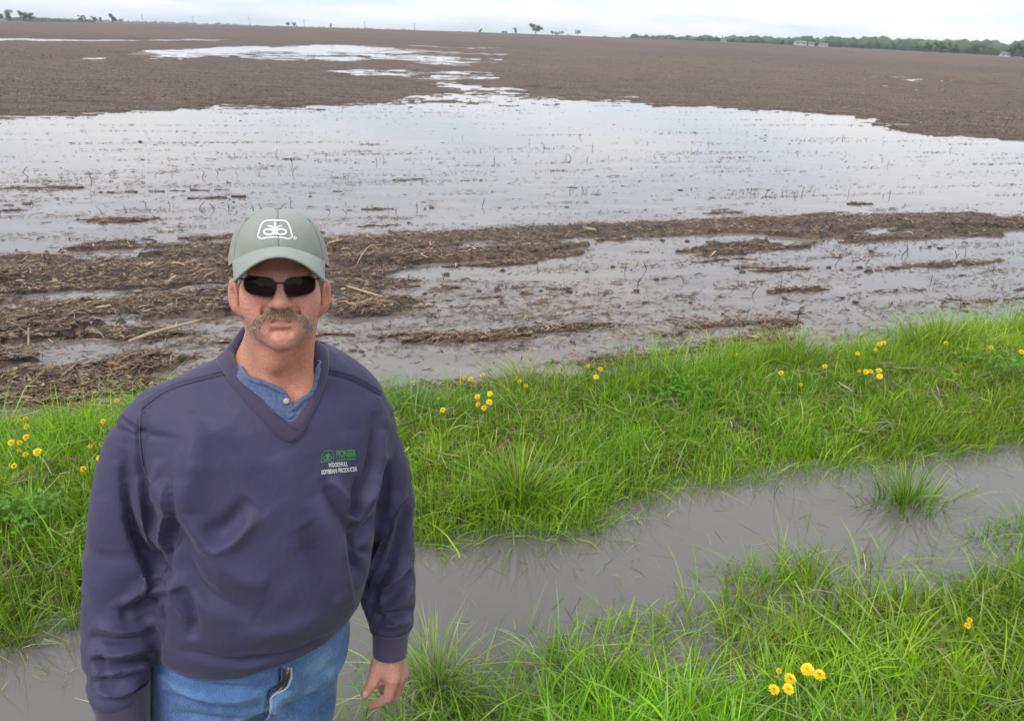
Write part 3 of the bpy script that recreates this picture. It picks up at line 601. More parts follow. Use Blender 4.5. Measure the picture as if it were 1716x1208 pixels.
for i, (px, py, sz) in enumerate(((748, 461, 13), (602, 463, 12), (803, 488, 12), (833, 486, 14), (712, 493, 10), (842, 454, 10), (1027, 448, 10), (1100, 469, 11), (1067, 489, 14), (1080, 508, 11), (954, 490, 12), (1389, 449, 11), (1440, 449, 12), (1411, 453, 9), (1245, 450, 9), (922, 551, 11), (1157, 508, 9), (1315, 501, 11), (1433, 508, 13), (730, 532, 8), (606, 590, 10), (610, 596, 8), (1037, 515, 7), (983, 456, 8), (1460, 422, 11), (1575, 417, 9), (1558, 414, 9), (1715, 520, 9), (1110, 404, 10), (235, 238, 8), (300, 605, 14), (95, 452, 11), (840, 508, 12), (960, 575, 9), (1345, 517, 9), (685, 374, 7), (520, 330, 6), (1152, 405, 11), (1620, 522, 9))):
    p_ = gpt(px, py); o = link('soil_clod', CLODS[i % 5]); k = sz * 0.37 * mpp(p_); h0 = max(float(ground_h(p_[:1], p_[1:2])[0]), 0)
    o.location = (p_[0], p_[1], h0 + 0.15 * k); o.scale = (k * rng.uniform(0.9, 1.3), k, k * 0.9); o.rotation_euler = (0, 0, rng.uniform(0, 6))
    zone = 'poking from mud left of the man' if px < 400 else 'in the flood water far behind the cap' if py < 400 else 'in shallow water at far right' if px > 1300 else 'in shallow water right of centre' if px > 930 else "in shallow water just right of the man's head"
    tag(o, 'dark wet soil clod ' + zone, 'clod', 'soil clods ' + zone)
print('field things', time.time() - T0)

# ------------------------------------------------------------------ far things on the horizon
def tree_mesh(seed, n=1000, wide=0.5, tall=1.0, col=(0.07, 0.12, 0.045), low=0.18):
    r_ = np.random.default_rng(seed); parts = []
    cl = r_.normal(0, 1, (9, 3)) * np.array([wide * 0.42, wide * 0.42, 0.17]) + np.array([0, 0, 0.62]); cl[:, 2] = np.clip(cl[:, 2], low + 0.12, 0.86)
    V = []; F = []; C = []
    for i in range(n):
        c = cl[r_.integers(9)]; d = r_.normal(0, 1, 3); d /= np.linalg.norm(d); q = c + d * np.array([0.18, 0.18, 0.14]) * r_.uniform(0.55, 1.05)
        a = r_.normal(0, 1, 3); a /= np.linalg.norm(a); b_ = np.cross(a, d + 0.1); b_ /= np.linalg.norm(b_); sz = r_.uniform(0.025, 0.05); o = len(V)
        V += [q - a * sz, q - b_ * sz * .7, q + a * sz, q + b_ * sz * .7]; F.append([o, o + 1, o + 2, o + 3]); cc = np.array(col) * math.exp(r_.normal(0, 0.25)); C += [cc] * 4
    crown = np_mesh('crown', V, np.array(F), M['leaf'], False, np.array(C))
    P = [tube([(0, 0, -0.05), (0.01, 0, 0.2), (0, 0.01, 0.55)], [0.035, 0.026, 0.01], 6)]
    for c in cl[:6]: P.append(tube([(0, 0, 0.22), c * 0.6 + np.array([0, 0, 0.1]), c], [0.016, 0.009, 0.004], 4))
    return crown, np_mesh('trunk', *merge(P), M['bark'])
TREES = [tree_mesh(600, col=(0.085, 0.125, 0.05)), tree_mesh(601, wide=0.6, col=(0.06, 0.10, 0.045)), tree_mesh(602, wide=0.42, col=(0.10, 0.14, 0.06)), tree_mesh(603, wide=0.75, low=0.0, col=(0.05, 0.085, 0.04)), tree_mesh(604, n=1100, wide=0.36, col=(0.10, 0.155, 0.06))]
def far_pt(px, D):
    """point on the field's far edge under photo column px, D metres ahead"""
    r = ray(px, 66); x = r[0] / r[1] * D; return np.array([x, D, float(ground_h(np.array([x]), np.array([D]))[0])])
def far_tree(px, hp, D, kind, label, group, wf=1.0):
    p_ = far_pt(px, D); H_ = hp * D / FPX * 1.05; o = empty('field_tree' if kind != 3 else 'field_bush', p_); o.scale = (H_ * wf, H_ * wf, H_); o.rotation_euler = (0, 0, px * 0.7)
    link('crown', TREES[kind][0], o); link('trunk', TREES[kind][1], o); tag(o, label, 'tree' if kind != 3 else 'bush', group)
G1 = 'trees along the left horizon'
for px, hp, k, lb in ((4, 17, 0, 'leafy tree at the very left end of the horizon'), (23, 16, 2, 'second tree from the left end of the horizon'), (46, 15, 1, 'left tree of the close pair on the left horizon'), (57, 14, 4, 'right tree of the close pair on the left horizon'), (143, 10, 3, 'low round bush on the left horizon'), (163, 9, 1, 'small left tree of two before the last left tree'), (174, 8, 2, 'small right tree of two before the last left tree'), (193, 14, 0, 'last taller tree at the right end of the left tree row'), (207, 6, 3, 'tiny bush right of the last left tree')):
    far_tree(px, hp, 880, k, lb, G1)
G2 = 'small trees along the middle horizon'
far_tree(897, 17, 860, 4, 'lone large rounded tree on the middle horizon', None, 1.15)
for px, hp, k, lb in ((484, 7, 1, 'left of two small trees on the horizon above the cap'), (495, 7, 0, 'right of two small trees on the horizon above the cap'), (555, 6, 2, 'single thin small tree on the horizon right of the cap'), (863, 8, 2, 'thin small tree just left of the lone large tree'), (925, 6, 1, 'small tree left of the tiny farm shed'), (941, 6, 3, 'small bush right of the tiny farm shed'), (968, 8, 3, 'dark rounded bush right of the lone large tree'), (1203, 6, 1, 'left of two small trees on the right horizon'), (1227, 6, 0, 'right of two small trees on the right horizon'), (1312, 7, 1, 'small tree left of the white farm buildings'), (1394, 7, 0, 'small tree right of the white farm buildings')):
    far_tree(px, hp, 870, k, lb, G2)
G3 = 'bushes and trees at the right horizon'
for px, hp, k, D, w, lb in ((1562, 14, 3, 700, 1.1, 'left half of the dark bushy clump on the right horizon'), (1582, 15, 3, 700, 1.1, 'middle of the dark bushy clump on the right horizon'), (1604, 12, 3, 700, 1.0, 'lower right end of the dark bushy clump on the right horizon'), (1608, 10, 4, 690, 1.0, 'pale green tree next to the dark bushy clump'), (1640, 16, 0, 760, 1.1, 'rounded tree between the bushy clump and the right edge'), (1668, 14, 4, 720, 1.0, 'light green tree left of the small white shed'), (1704, 22, 0, 640, 1.1, 'tallest green tree at the right edge of the horizon'), (1722, 20, 4, 640, 1.1, 'green tree cut by the right edge of the horizon')):
    far_tree(px, hp, D, k, lb, G3, w)
def wood(name, label, px0, px1, D, h0, h1, cols, seed, step):
    r_ = np.random.default_rng(seed); parts = []; C = []; bm = bmesh.new(); bmesh.ops.create_icosphere(bm, subdivisions=2, radius=1)
    bv = np.array([v.co[:] for v in bm.verts]); bf = np.array([[v.index for v in f.verts] for f in bm.faces]); bm.free()
    px = px0
    while px < px1:
        u = (px - px0) / (px1 - px0); hp = (h0 + (h1 - h0) * u) * math.exp(r_.normal(0, 0.13)); d = D * r_.uniform(0.96, 1.04); p_ = far_pt(px, d); H_ = hp * d / FPX
        v = bv * (1 + 0.16 * r_.normal(0, 1, (len(bv), 1))) * np.array([H_ * r_.uniform(0.5, 0.9), H_ * 0.6, H_ * 0.55]) + np.array([p_[0], p_[1], p_[2] + H_ * 0.45])
        parts.append((v, bf)); C.append(np.repeat(cols[r_.integers(len(cols))][None] * math.exp(r_.normal(0, 0.15)), len(bv), 0)); px += step * r_.uniform(0.6, 1.4) * max(hp / h1, 0.5)
    v, f = merge(parts); tag(link(name, np_mesh(name, v, f, M['leaf'], False, np.concatenate(C))), label, 'wood', kind='stuff')
WC = np.array([(0.05, 0.10, 0.03), (0.07, 0.13, 0.035), (0.09, 0.15, 0.045)])
wood('distant_wood', 'long dark green wood along the right horizon', 1060, 1800, 1300, 6, 22, WC, 700, 9)
wood('hazy_wood', 'faint blue wood far away along the left and middle horizon', -80, 1100, 3600, 5, 5, WC, 701, 6)
wood('hedge', 'low hazy green belt behind the trees on the left horizon', 20, 160, 1500, 6, 5, WC, 702, 5)
def house(name, label, px, wp, hp, D, group=None, cat='building'):
    p_ = far_pt(px, D); W = wp * D / FPX; Hh = hp * D / FPX; dp = W * 0.6; root = empty(name, p_); tag(root, label, cat, group)
    w2, d2 = W / 2, dp / 2; wall = Hh * 0.6
    v = [(-w2, -d2, -1), (w2, -d2, -1), (w2, d2, -1), (-w2, d2, -1), (-w2, -d2, wall), (w2, -d2, wall), (w2, d2, wall), (-w2, d2, wall), (-w2, 0, Hh - 0.1), (w2, 0, Hh - 0.1)]
    me = bpy.data.meshes.new('wall'); me.from_pydata(v, [], [(0, 1, 5, 4), (2, 3, 7, 6), (1, 2, 6, 9, 5), (3, 0, 4, 8, 7)]); me.materials.append(M['house_wall']); link('wall', me, root)
    o_ = 0.4; rv = [(-w2 - o_, -d2 - o_, wall - .1), (w2 + o_, -d2 - o_, wall - .1), (w2 + o_, 0, Hh + .1), (-w2 - o_, 0, Hh + .1), (-w2 - o_, d2 + o_, wall - .1), (w2 + o_, d2 + o_, wall - .1)]
    rv += [(a, b_, c + 0.25) for a, b_, c in rv]
    me = bpy.data.meshes.new('roof'); me.from_pydata(rv, [], [(0, 1, 2, 3), (3, 2, 5, 4), (6, 7, 8, 9), (9, 8, 11, 10), (0, 1, 7, 6), (4, 5, 11, 10), (0, 3, 9, 6), (3, 4, 10, 9), (1, 2, 8, 7), (2, 5, 11, 8)]); me.materials.append(M['house_roof']); link('roof', me, root)
    for k in (-0.28, 0.28):
        ww, wh = W * 0.09, wall * 0.35; me = bpy.data.meshes.new('window'); c = (k * W, -d2 - 0.06, wall * 0.55)
        me.from_pydata([(c[0] - ww, c[1], c[2] - wh / 2), (c[0] + ww, c[1], c[2] - wh / 2), (c[0] + ww, c[1], c[2] + wh / 2), (c[0] - ww, c[1], c[2] + wh / 2)], [], [(0, 1, 2, 3)]); me.materials.append(M['glass']); link('window', me, root)
house('farm_building', 'largest white farm building on the right horizon', 1342, 17, 6, 860, 'white farm buildings on the right horizon')
house('farm_building', 'small white farm building right of the largest one', 1361, 8, 5, 860, 'white farm buildings on the right horizon')
house('farm_building', 'low white farm building at the right end of the farm', 1381, 12, 4, 860, 'white farm buildings on the right horizon')
house('farm_shed', 'small white shed before the trees near the right edge', 1690, 12, 6, 640)
house('farm_shed', 'tiny pale shed between small trees on the middle horizon', 933, 7, 4, 880)
house('farm_shed', 'tiny white shed on the horizon left of the cap', 368, 6, 3, 900)
house('farm_shed', 'tiny pale shed by two small trees on the right horizon', 1213, 8, 4, 880)
def pole(px, hp, label):
    D = 890; p_ = far_pt(px, D); H_ = hp * D / FPX; root = empty('utility_pole', p_); tag(root, label, 'pole', 'utility poles along the horizon')
    link('post', np_mesh('post', *tube([(0, 0, -1), (0, 0, H_)], [0.22, 0.16], 6), M['pole']), root); link('crossarm', np_mesh('crossarm', *tube([(-1.3, 0, H_ - 1), (1.3, 0, H_ - 1)], 0.1, 4), M['pole']), root)
for px, hp, lb in ((243, 13, 'utility pole right of the left tree row'), (327, 12, 'second utility pole right of the left tree row'), (420, 13, 'utility pole left of the two small trees above the cap'), (511, 11, 'utility pole right of the two small trees above the cap'), (612, 11, 'utility pole on the horizon right of the cap'), (695, 10, 'utility pole left of the middle horizon machinery'), (1210, 9, 'utility pole by the tiny pale shed on the right'), (1352, 11, 'utility pole above the white farm buildings'), (1566, 12, 'utility pole above the dark bushy clump')):
    pole(px, hp, lb)
def machine(px, label, tilt):
    D = 850; p_ = far_pt(px, D); root = empty('grain_auger' if tilt else 'farm_wagon', p_); tag(root, label, 'farm machine'); k = D / FPX
    if tilt:
        link('tube', np_mesh('tube', *tube([(-2 * k, 0, 0.5), (2 * k, 0, 5.0 * k)], 0.8, 6), M['rust']), root); link('undercarriage', np_mesh('undercarriage', *tube([(0, 0, 0), (0.6 * k, 0, 2.6 * k)], 0.3, 5), M['rust']), root)
    else:
        bm = bmesh.new(); bmesh.ops.create_cube(bm, size=1, matrix=Matrix.Translation((0, 0, 1.6 * k)) @ Matrix.Diagonal((9 * k, 2.5, 2 * k, 1))); bmesh.ops.bevel(bm, geom=bm.edges[:], offset=0.2, segments=1)
        me = bpy.data.meshes.new('box'); bm.to_mesh(me); bm.free(); me.materials.append(M['rust']); link('box', me, root)
        for sx in (-3, 3): link('wheel', np_mesh('wheel', *tube([(sx * k, -1.6, 0.5), (sx * k, 1.6, 0.5)], 0.5, 10), M['rust']), root)
machine(805, 'slanted auger silhouetted on the middle horizon', True); machine(845, 'low dark wagon on the middle horizon', False)
print('far', time.time() - T0)

# ================================================================== the man
# --- implicit-surface modelling: distance fields on a grid, turned into a quad mesh
def surface_net(val, org, res):
    nx, ny, nz = val.shape; sg = val < 0
    cnt = np.zeros((nx - 1, ny - 1, nz - 1), np.int8); cs = [(a, b_, c) for a in (0, 1) for b_ in (0, 1) for c in (0, 1)]
    sl = lambda a, n: slice(a, n - 1 + a)
    for a, b_, c in cs: cnt += sg[sl(a, nx), sl(b_, ny), sl(c, nz)]
    act = (cnt > 0) & (cnt < 8); I, J, K = np.nonzero(act); idx = np.full(act.shape, -1, np.int64); idx[I, J, K] = np.arange(len(I))
    acc = np.zeros((len(I), 3)); num = np.zeros(len(I))
    for p0 in cs:
        for ax in range(3):
            if p0[ax]: continue
            p1 = list(p0); p1[ax] = 1
            v0 = val[I + p0[0], J + p0[1], K + p0[2]].astype(float); v1 = val[I + p1[0], J + p1[1], K + p1[2]].astype(float)
            cr_ = (v0 < 0) != (v1 < 0); tt = np.where(cr_, v0 / np.where(cr_, v0 - v1, 1), 0)
            q = np.array(p0, float)[None].repeat(len(I), 0); q[:, ax] += tt; acc += q * cr_[:, None]; num += cr_
    V = (acc / num[:, None] + np.stack([I, J, K], 1)) * res + np.asarray(org); F = []
    for ax in range(3):
        o1, o2 = [(1, 2), (2, 0), (0, 1)][ax]
        a0 = [slice(None)] * 3; a1 = [slice(None)] * 3; a0[ax] = slice(0, -1); a1[ax] = slice(1, None)
        ch = sg[tuple(a0)] != sg[tuple(a1)]; idn = np.stack(np.nonzero(ch), 1)
        ok = (idn[:, o1] > 0) & (idn[:, o2] > 0) & (idn[:, o1] < val.shape[o1] - 1) & (idn[:, o2] < val.shape[o2] - 1); idn = idn[ok]
        neg = sg[idn[:, 0], idn[:, 1], idn[:, 2]]
        def g(d1, d2):
            q = idn.copy(); q[:, o1] -= d1; q[:, o2] -= d2; return idx[q[:, 0], q[:, 1], q[:, 2]]
        quad = np.stack([g(1, 1), g(0, 1), g(0, 0), g(1, 0)], 1); quad[~neg] = quad[~neg][:, ::-1]; F.append(quad)
    return V, np.concatenate(F)
def grid3(lo, hi, res):
    ax = [np.arange(l, h_ + res, res, dtype=np.float32) for l, h_ in zip(lo, hi)]
    return np.meshgrid(*ax, indexing='ij', sparse=True)
def smin(a, b_, k): h_ = np.maximum(k - np.abs(a - b_), 0) / k; return np.minimum(a, b_) - h_ * h_ * k * 0.25
def smax(a, b_, k): return -smin(-a, -b_, k)
def ell(X, Y, Z, c, r):
    x, y, z = X - c[0], Y - c[1], Z - c[2]
    k0 = np.sqrt((x / r[0]) ** 2 + (y / r[1]) ** 2 + (z / r[2]) ** 2); k1 = np.sqrt((x / r[0] ** 2) ** 2 + (y / r[1] ** 2) ** 2 + (z / r[2] ** 2) ** 2)
    return k0 * (k0 - 1) / np.maximum(k1, 1e-6)
def cone(X, Y, Z, a, b_, ra, rb):
    a = np.asarray(a, float); d = np.asarray(b_, float) - a; L2 = max(float(d @ d), 1e-9)
    x, y, z = X - a[0], Y - a[1], Z - a[2]; h_ = np.clip((x * d[0] + y * d[1] + z * d[2]) / L2, 0, 1)
    return np.sqrt((x - h_ * d[0]) ** 2 + (y - h_ * d[1]) ** 2 + (z - h_ * d[2]) ** 2) - (ra + (rb - ra) * h_)
def chain(X, Y, Z, pts, rads):
    d = None
    for i in range(len(pts) - 1):
        q = cone(X, Y, Z, pts[i], pts[i + 1], rads[i], rads[i + 1]); d = q if d is None else np.minimum(d, q)
    return d
def vnormals(V, F):
    N = np.zeros_like(V)
    for f in (F if isinstance(F, list) else [F]):
        n = np.cross(V[f[:, 2]] - V[f[:, 0]], V[f[:, -1]] - V[f[:, 1]])
        for k in range(f.shape[1]): np.add.at(N, f[:, k], n)
    return N / (np.linalg.norm(N, axis=1, keepdims=True) + 1e-12)
def relax(V, F, it=1, lam=0.5):
    E = np.concatenate([F[:, [0, 1]], F[:, [1, 2]], F[:, [2, 3]], F[:, [3, 0]]]); E = np.concatenate([E, E[:, ::-1]])
    deg = np.bincount(E[:, 0], minlength=len(V))[:, None]
    for _ in range(it):
        S = np.stack([np.bincount(E[:, 0], V[E[:, 1], k], len(V)) for k in range(3)], 1); V = V + lam * (S / np.maximum(deg, 1) - V)
    return V
def clean(V, F, killv):
    F = F[~killv[F].any(1)]; used = np.unique(F); m_ = np.full(len(V), -1); m_[used] = np.arange(len(used)); return V[used], m_[F], used
def poly_dist(px, py, pts):
    """signed distance to a polyline in photo pixels (left of travel positive) and position along it 0..1"""
    pts = np.asarray(pts, float); best = np.full(px.shape, 1e9); sgn = np.zeros(px.shape); al = np.zeros(px.shape); L = np.concatenate([[0], np.cumsum(np.linalg.norm(np.diff(pts, axis=0), axis=1))])
    for i in range(len(pts) - 1):
        a = pts[i]; d = pts[i + 1] - a; l2 = d @ d; h_ = np.clip(((px - a[0]) * d[0] + (py - a[1]) * d[1]) / l2, 0, 1)
        ex, ey = px - a[0] - h_ * d[0], py - a[1] - h_ * d[1]; q = np.hypot(ex, ey); c = d[0] * ey - d[1] * ex; b_ = q < best
        best = np.where(b_, q, best); sgn = np.where(b_, np.sign(c), sgn); al = np.where(b_, (L[i] + h_ * math.sqrt(l2)) / L[-1], al)
    return best, sgn, al
def sculpt(V, F, strokes):
    """press folds into the front of a garment: kind, points, width(px), depth(m)"""
    N = relax(vnormals(V, F), F, 7, 0.5); N /= np.linalg.norm(N, axis=1, keepdims=True)
    for st_ in strokes:
        kind, pts, w, amp = st_[:4]
        px, py = proj(V); tc_ = CAM - V; tc_ /= np.linalg.norm(tc_, axis=1, keepdims=True); fac = sstep(0.08, 0.45, (N * tc_).sum(1))
        P = smooth_path(pts, max(8, 4 * len(pts))) if len(pts) > 2 else np.asarray(pts, float)
        d, s_, al = poly_dist(px, py, P)
        tp = st_[4] if len(st_) > 4 else 'both'
        end = {'both': np.sin(np.clip(al, 0, 1) * math.pi) ** 0.6, 'in': al ** 0.6, 'out': (1 - al) ** 0.6, 'none': 1.0}[tp]
        if kind == 'v': f = -np.exp(-(d / w) ** 2)
        elif kind == 'r': f = np.exp(-(d / w) ** 2)
        elif kind == 's': f = np.where(s_ > 0, np.exp(-(d / w) ** 1.5), -0.55 * np.exp(-(d / (w * 0.35)) ** 2)) * np.minimum(1, d / 1.5 + 0.2)
        elif kind == 'S': f = np.where(s_ < 0, np.exp(-(d / w) ** 1.5), -0.55 * np.exp(-(d / (w * 0.35)) ** 2)) * np.minimum(1, d / 1.5 + 0.2)
        V = V + N * (2.6 * amp * f * end * fac)[:, None]
    return V
def bvh_of(V, F): return BVHTree.FromPolygons([tuple(v) for v in V], [tuple(int(i) for i in f) for f in F])
def cast(bvh, px, py, lift=0.0):
    d = Vector(ray(px, py)).normalized(); h_, n, i, dist = bvh.ray_cast(Vector(CAM), d)
    if h_ is None: return None
    if n.dot(d) > 0: n = -n
    return np.array(h_ + n * lift), np.array(n)
def ribbon_px(bvh, pts, wid, lift, n=40, rnd=0.0):
    """thin raised strip laid on a surface along a photo polyline"""
    P = smooth_path(pts, n); C = []; N = []
    for a in P:
        q = cast(bvh, a[0], a[1], 0.0)
        if q: C.append(q[0]); N.append(q[1])
    if len(C) < 4: return np.zeros((3, 3)), [np.array([[0, 1, 2]])]
    C = np.array(C); N = np.array(N); T = np.gradient(C, axis=0); S = np.cross(T, N); S /= np.linalg.norm(S, axis=1, keepdims=True) + 1e-9; m_ = len(C)
    rows = [C - S * wid / 2 - N * 0.001, C - S * wid / 2 * 0.7 + N * lift, C + S * wid / 2 * 0.7 + N * lift, C + S * wid / 2 - N * 0.001]
    V = np.stack(rows, 1).reshape(-1, 3); return V, [grid_faces(m_, 4)]

# --- materials
m, t, b = new_mat('skin'); M['skin'] = m
a = nd(t, 'ShaderNodeVertexColor', layer_name='tint'); nz_ = noise(t, 240, 4, objco(t), 0.65)
t.links.new(mixrgb(t, 1.0, a.outputs[0], ramp(t, nz_, [(0.3, (0.86, 0.82, 0.80)), (0.7, (1.1, 1.1, 1.1))]), 'MULTIPLY'), b.inputs['Base Color'])
b.inputs['Roughness'].default_value = 0.48; b.inputs['Subsurface Weight'].default_value = 0.22; b.inputs['Subsurface Radius'].default_value = (0.010, 0.0035, 0.002); b.inputs['Subsurface Scale'].default_value = 0.6
b.inputs['Specular IOR Level'].default_value = 0.42; bump(t, b, noise(t, 330, 5, objco(t), 0.75), 0.55, 0.002)
wr_ = nd(t, 'ShaderNodeBump'); wr_.inputs['Strength'].default_value = 0.5; wr_.inputs['Distance'].default_value = 0.004; t.links.new(noise(t, 1.0, 4, mapped(t, (70, 70, 260)), 0.6), wr_.inputs['Height']); t.links.new(wr_.outputs[0], b.inputs['Normal'].links[0].from_node.inputs['Normal'])
def cloth(name, c, weave=900, var=0.10, sheen=0.25, rough=0.75, stain=None, big=6, sheen_c=(1, 1, 1)):
    m, t, b = new_mat(name); o = objco(t)
    col = ramp(t, noise(t, big, 4, o, 0.6), [(0.3, tuple(x * (1 - var) for x in c)), (0.7, tuple(x * (1 + var) for x in c))])
    if stain:
        col = mixrgb(t, ramp(t, noise(t, 9, 6, o, 0.7), [(0.54, (0, 0, 0)), (0.74, (0.6, 0.6, 0.6))]), col, stain)
        col = mixrgb(t, ramp(t, noise(t, 34, 4, o, 0.7), [(0.66, (0, 0, 0)), (0.80, (0.55, 0.55, 0.55))]), col, tuple(min(1, x * 1.25) for x in stain))
    w_ = noise(t, weave, 2, o, 0.6)
    t.links.new(mixrgb(t, 1.0, col, ramp(t, w_, [(0.3, (0.86,) * 3), (0.7, (1.12,) * 3)]), 'MULTIPLY'), b.inputs['Base Color'])
    b.inputs['Roughness'].default_value = rough; b.inputs['Sheen Weight'].default_value = sheen; b.inputs['Sheen Roughness'].default_value = 0.5; b.inputs['Sheen Tint'].default_value = (*sheen_c, 1)
    b.inputs['Specular IOR Level'].default_value = 0.3
    bump(t, b, w_, 0.25, 0.0008)
    if stain:
        b2_ = nd(t, 'ShaderNodeBump'); b2_.inputs['Strength'].default_value = 0.55; b2_.inputs['Distance'].default_value = 0.010; t.links.new(noise(t, 17, 3, mapped(t, (1, 1, 0.7), (0.3, 0.5, 0.2)), 0.55), b2_.inputs['Height'])
        t.links.new(b2_.outputs[0], b.inputs['Normal'].links[0].from_node.inputs['Normal'])
    return m
M['jacket'] = cloth('navy_microfibre', (0.051, 0.046, 0.103), 700, 0.10, 0.16, 0.62, (0.075, 0.055, 0.062), 5, (0.85, 0.72, 0.8))
M['rib'] = cloth('navy_rib_knit', (0.056, 0.045, 0.088), 700, 0.10, 0.3, 0.85)
M['seam'] = cloth('navy_seam_thread', (0.075, 0.066, 0.13), 900, 0.1, 0.2, 0.8)
M['shirt'] = cloth('heather_blue_knit', (0.10, 0.142, 0.26), 380, 0.28, 0.2, 0.9, None, 160)
M['cap'] = cloth('sage_cotton_twill', (0.285, 0.310, 0.270), 800, 0.07, 0.2, 0.85, None, 9)
M['cap_seam'] = cloth('sage_seam', (0.15, 0.18, 0.15), 800, 0.07, 0.1, 0.85)
M['white_thread'] = simple('white_thread', (0.82, 0.82, 0.82), 0.6, var=0.06, scale=700)
M['pale_thread'] = simple('pale_thread', (0.60, 0.60, 0.60), 0.6, var=0.2, scale=900)
M['green_thread'] = simple('green_thread', (0.07, 0.26, 0.085), 0.6, var=0.25, scale=900)
m, t, b = new_mat('blue_denim'); M['denim'] = m; o_ = objco(t)
wv = nd(t, 'ShaderNodeTexNoise'); mp = mapped(t, (620, 620, 150)); t.links.new(mp, wv.inputs['Vector']); wv.inputs['Scale'].default_value = 1.0; wv.inputs['Detail'].default_value = 3
wash = ramp(t, noise(t, 7, 5, o_, 0.62), [(0.34, (0.042, 0.105, 0.27)), (0.52, (0.085, 0.185, 0.39)), (0.70, (0.20, 0.33, 0.54))])
t.links.new(mixrgb(t, 1.0, wash, ramp(t, wv.outputs['Fac'], [(0.3, (0.52, 0.58, 0.66)), (0.7, (1.5, 1.42, 1.3))]), 'MULTIPLY'), b.inputs['Base Color']); b.inputs['Roughness'].default_value = 0.85; b.inputs['Sheen Weight'].default_value = 0.15
bump(t, b, wv.outputs['Fac'], 0.4, 0.001)
M['denim_dark'] = cloth('dark_denim_edge', (0.02, 0.045, 0.11), 900); M['denim_pale'] = cloth('worn_denim_edge', (0.28, 0.38, 0.52), 900)
M['zip'] = simple('zip_tape', (0.03, 0.022, 0.018), 0.5); M['brass'] = simple('zip_brass', (0.25, 0.17, 0.08), 0.4, 0.8)
M['boot'] = simple('brown_boot_leather', (0.14, 0.08, 0.045), 0.6, var=0.3, scale=20)
M['frame'] = simple('dark_bronze_wire', (0.05, 0.042, 0.038), 0.3, 0.7)
m, t, b = new_mat('dark_lens'); M['lens'] = m; b.inputs['Base Color'].default_value = (0.020, 0.012, 0.008, 1); b.inputs['Roughness'].default_value = 0.08; b.inputs['Specular IOR Level'].default_value = 0.16
M['eye'] = simple('eye_white', (0.7, 0.68, 0.65), 0.2)
M['hair'] = attr_mat('hair', 0.55, 0.0, 0.35)
M['button'] = simple('horn_button', (0.52, 0.44, 0.32), 0.3, var=0.2, scale=300)

# --- frames: torso frame (yawed, leaning a little) and head frame (looking into the camera)
MX, MY, PSI = -0.485, 1.385, math.radians(33); CPS, SPS = math.cos(PSI), math.sin(PSI)
def lean(z): return 0.17 * (z - 1.22)
def W(l):
    lx, ly, lz = l; lx = lx + lean(lz); return np.array([MX + CPS * lx - SPS * ly, MY + SPS * lx + CPS * ly, lz])
def to_local(X, Y, Z):
    dx, dy = X - MX, Y - MY; return CPS * dx + SPS * dy - lean(Z), -SPS * dx + CPS * dy, Z
HO = CAM + ray(469, 464.5) * (1.405 / FPX)
tc = (CAM - HO) / np.linalg.norm(CAM - HO); hX = RT - (RT @ tc) * tc; hX /= np.linalg.norm(hX); hU = np.cross(hX, -tc)
TIL = math.radians(8.0); FR = tc * math.cos(TIL) - hU * math.sin(TIL); hZ = hU * math.cos(TIL) + tc * math.sin(TIL); hY = -FR
HM = np.stack([hX * 0.892, hY, hZ], 1)                              # columns: head axes in the world
def h2w(P): return np.asarray(P) @ HM.T + HO
def w2h(P): return (np.asarray(P) - HO) @ np.linalg.inv(HM).T
base_z = float(ground_h(np.array([MX]), np.array([MY]))[0])
BASE = (MX, MY, base_z)
person = empty('person', BASE); tag(person, 'man in sage cap, dark sunglasses, navy pullover and blue jeans standing by the ditch', 'person')
def part(name, V, F, mat, parent=person, colors=None, smooth=True):
    o = link(name, np_mesh(name, V, F, mat, smooth, colors), parent, BASE if parent is person else None); return o

# --- torso profile: z, half width, half depth, centre offset (front is -y)
SEC = np.array([(0.80, .165, .125, .0), (0.90, .185, .140, -.005), (0.935, .200, .152, -.012), (0.97, .212, .164, -.018), (1.05, .219, .172, -.022), (1.13, .221, .170, -.02), (1.22, .222, .162, -.012),
                (1.32, .225, .150, -.004), (1.38, .225, .140, 0.0), (1.43, .205, .125, .006), (1.465, .175, .110, .014), (1.495, .130, .095, .024), (1.52, .085, .078, .03), (1.56, .06, .06, .03)])
def torso(X, Y, Z, off=0.0):
    lx, ly, lz = to_local(X, Y, Z); a = np.interp(lz, SEC[:, 0], SEC[:, 1]) + off; b_ = np.interp(lz, SEC[:, 0], SEC[:, 2]) + off; c = np.interp(lz, SEC[:, 0], SEC[:, 3])
    q = (np.abs(lx / a) ** 2.25 + np.abs((ly - c) / b_) ** 2.25) ** (1 / 2.25); return smax((q - 1) * np.minimum(a, b_) * 0.92, lz - 1.535, 0.01)
ARM_R = [(266, 698, 1.335, 46), (250, 718, 1.325, 53), (234, 775, 1.315, 63), (222, 845, 1.30, 66), (211, 930, 1.28, 65), (204, 1020, 1.25, 62), (200, 1085, 1.215, 57), (199, 1130, 1.19, 51), (201, 1158, 1.175, 46)]
ARM_L = [(584, 682, 1.465, 44), (597, 708, 1.475, 51), (620, 750, 1.50, 55), (637, 825, 1.52, 57), (644, 900, 1.53, 52), (647, 965, 1.51, 50), (651, 1015, 1.48, 46), (655, 1045, 1.46, 40), (655, 1060, 1.45, 31)]
def arm_chain(A, n=18, sh=0.0):
    P = smooth_path(np.array([list(at(a, b_, c)) + [r_ * mpp(at(a, b_, c))] for a, b_, c, r_ in A]), n); return P[:, :3], P[:, 3] + sh
AR, ARr = arm_chain(ARM_R); AL, ALr = arm_chain(ARM_L)
HEM = 0.925
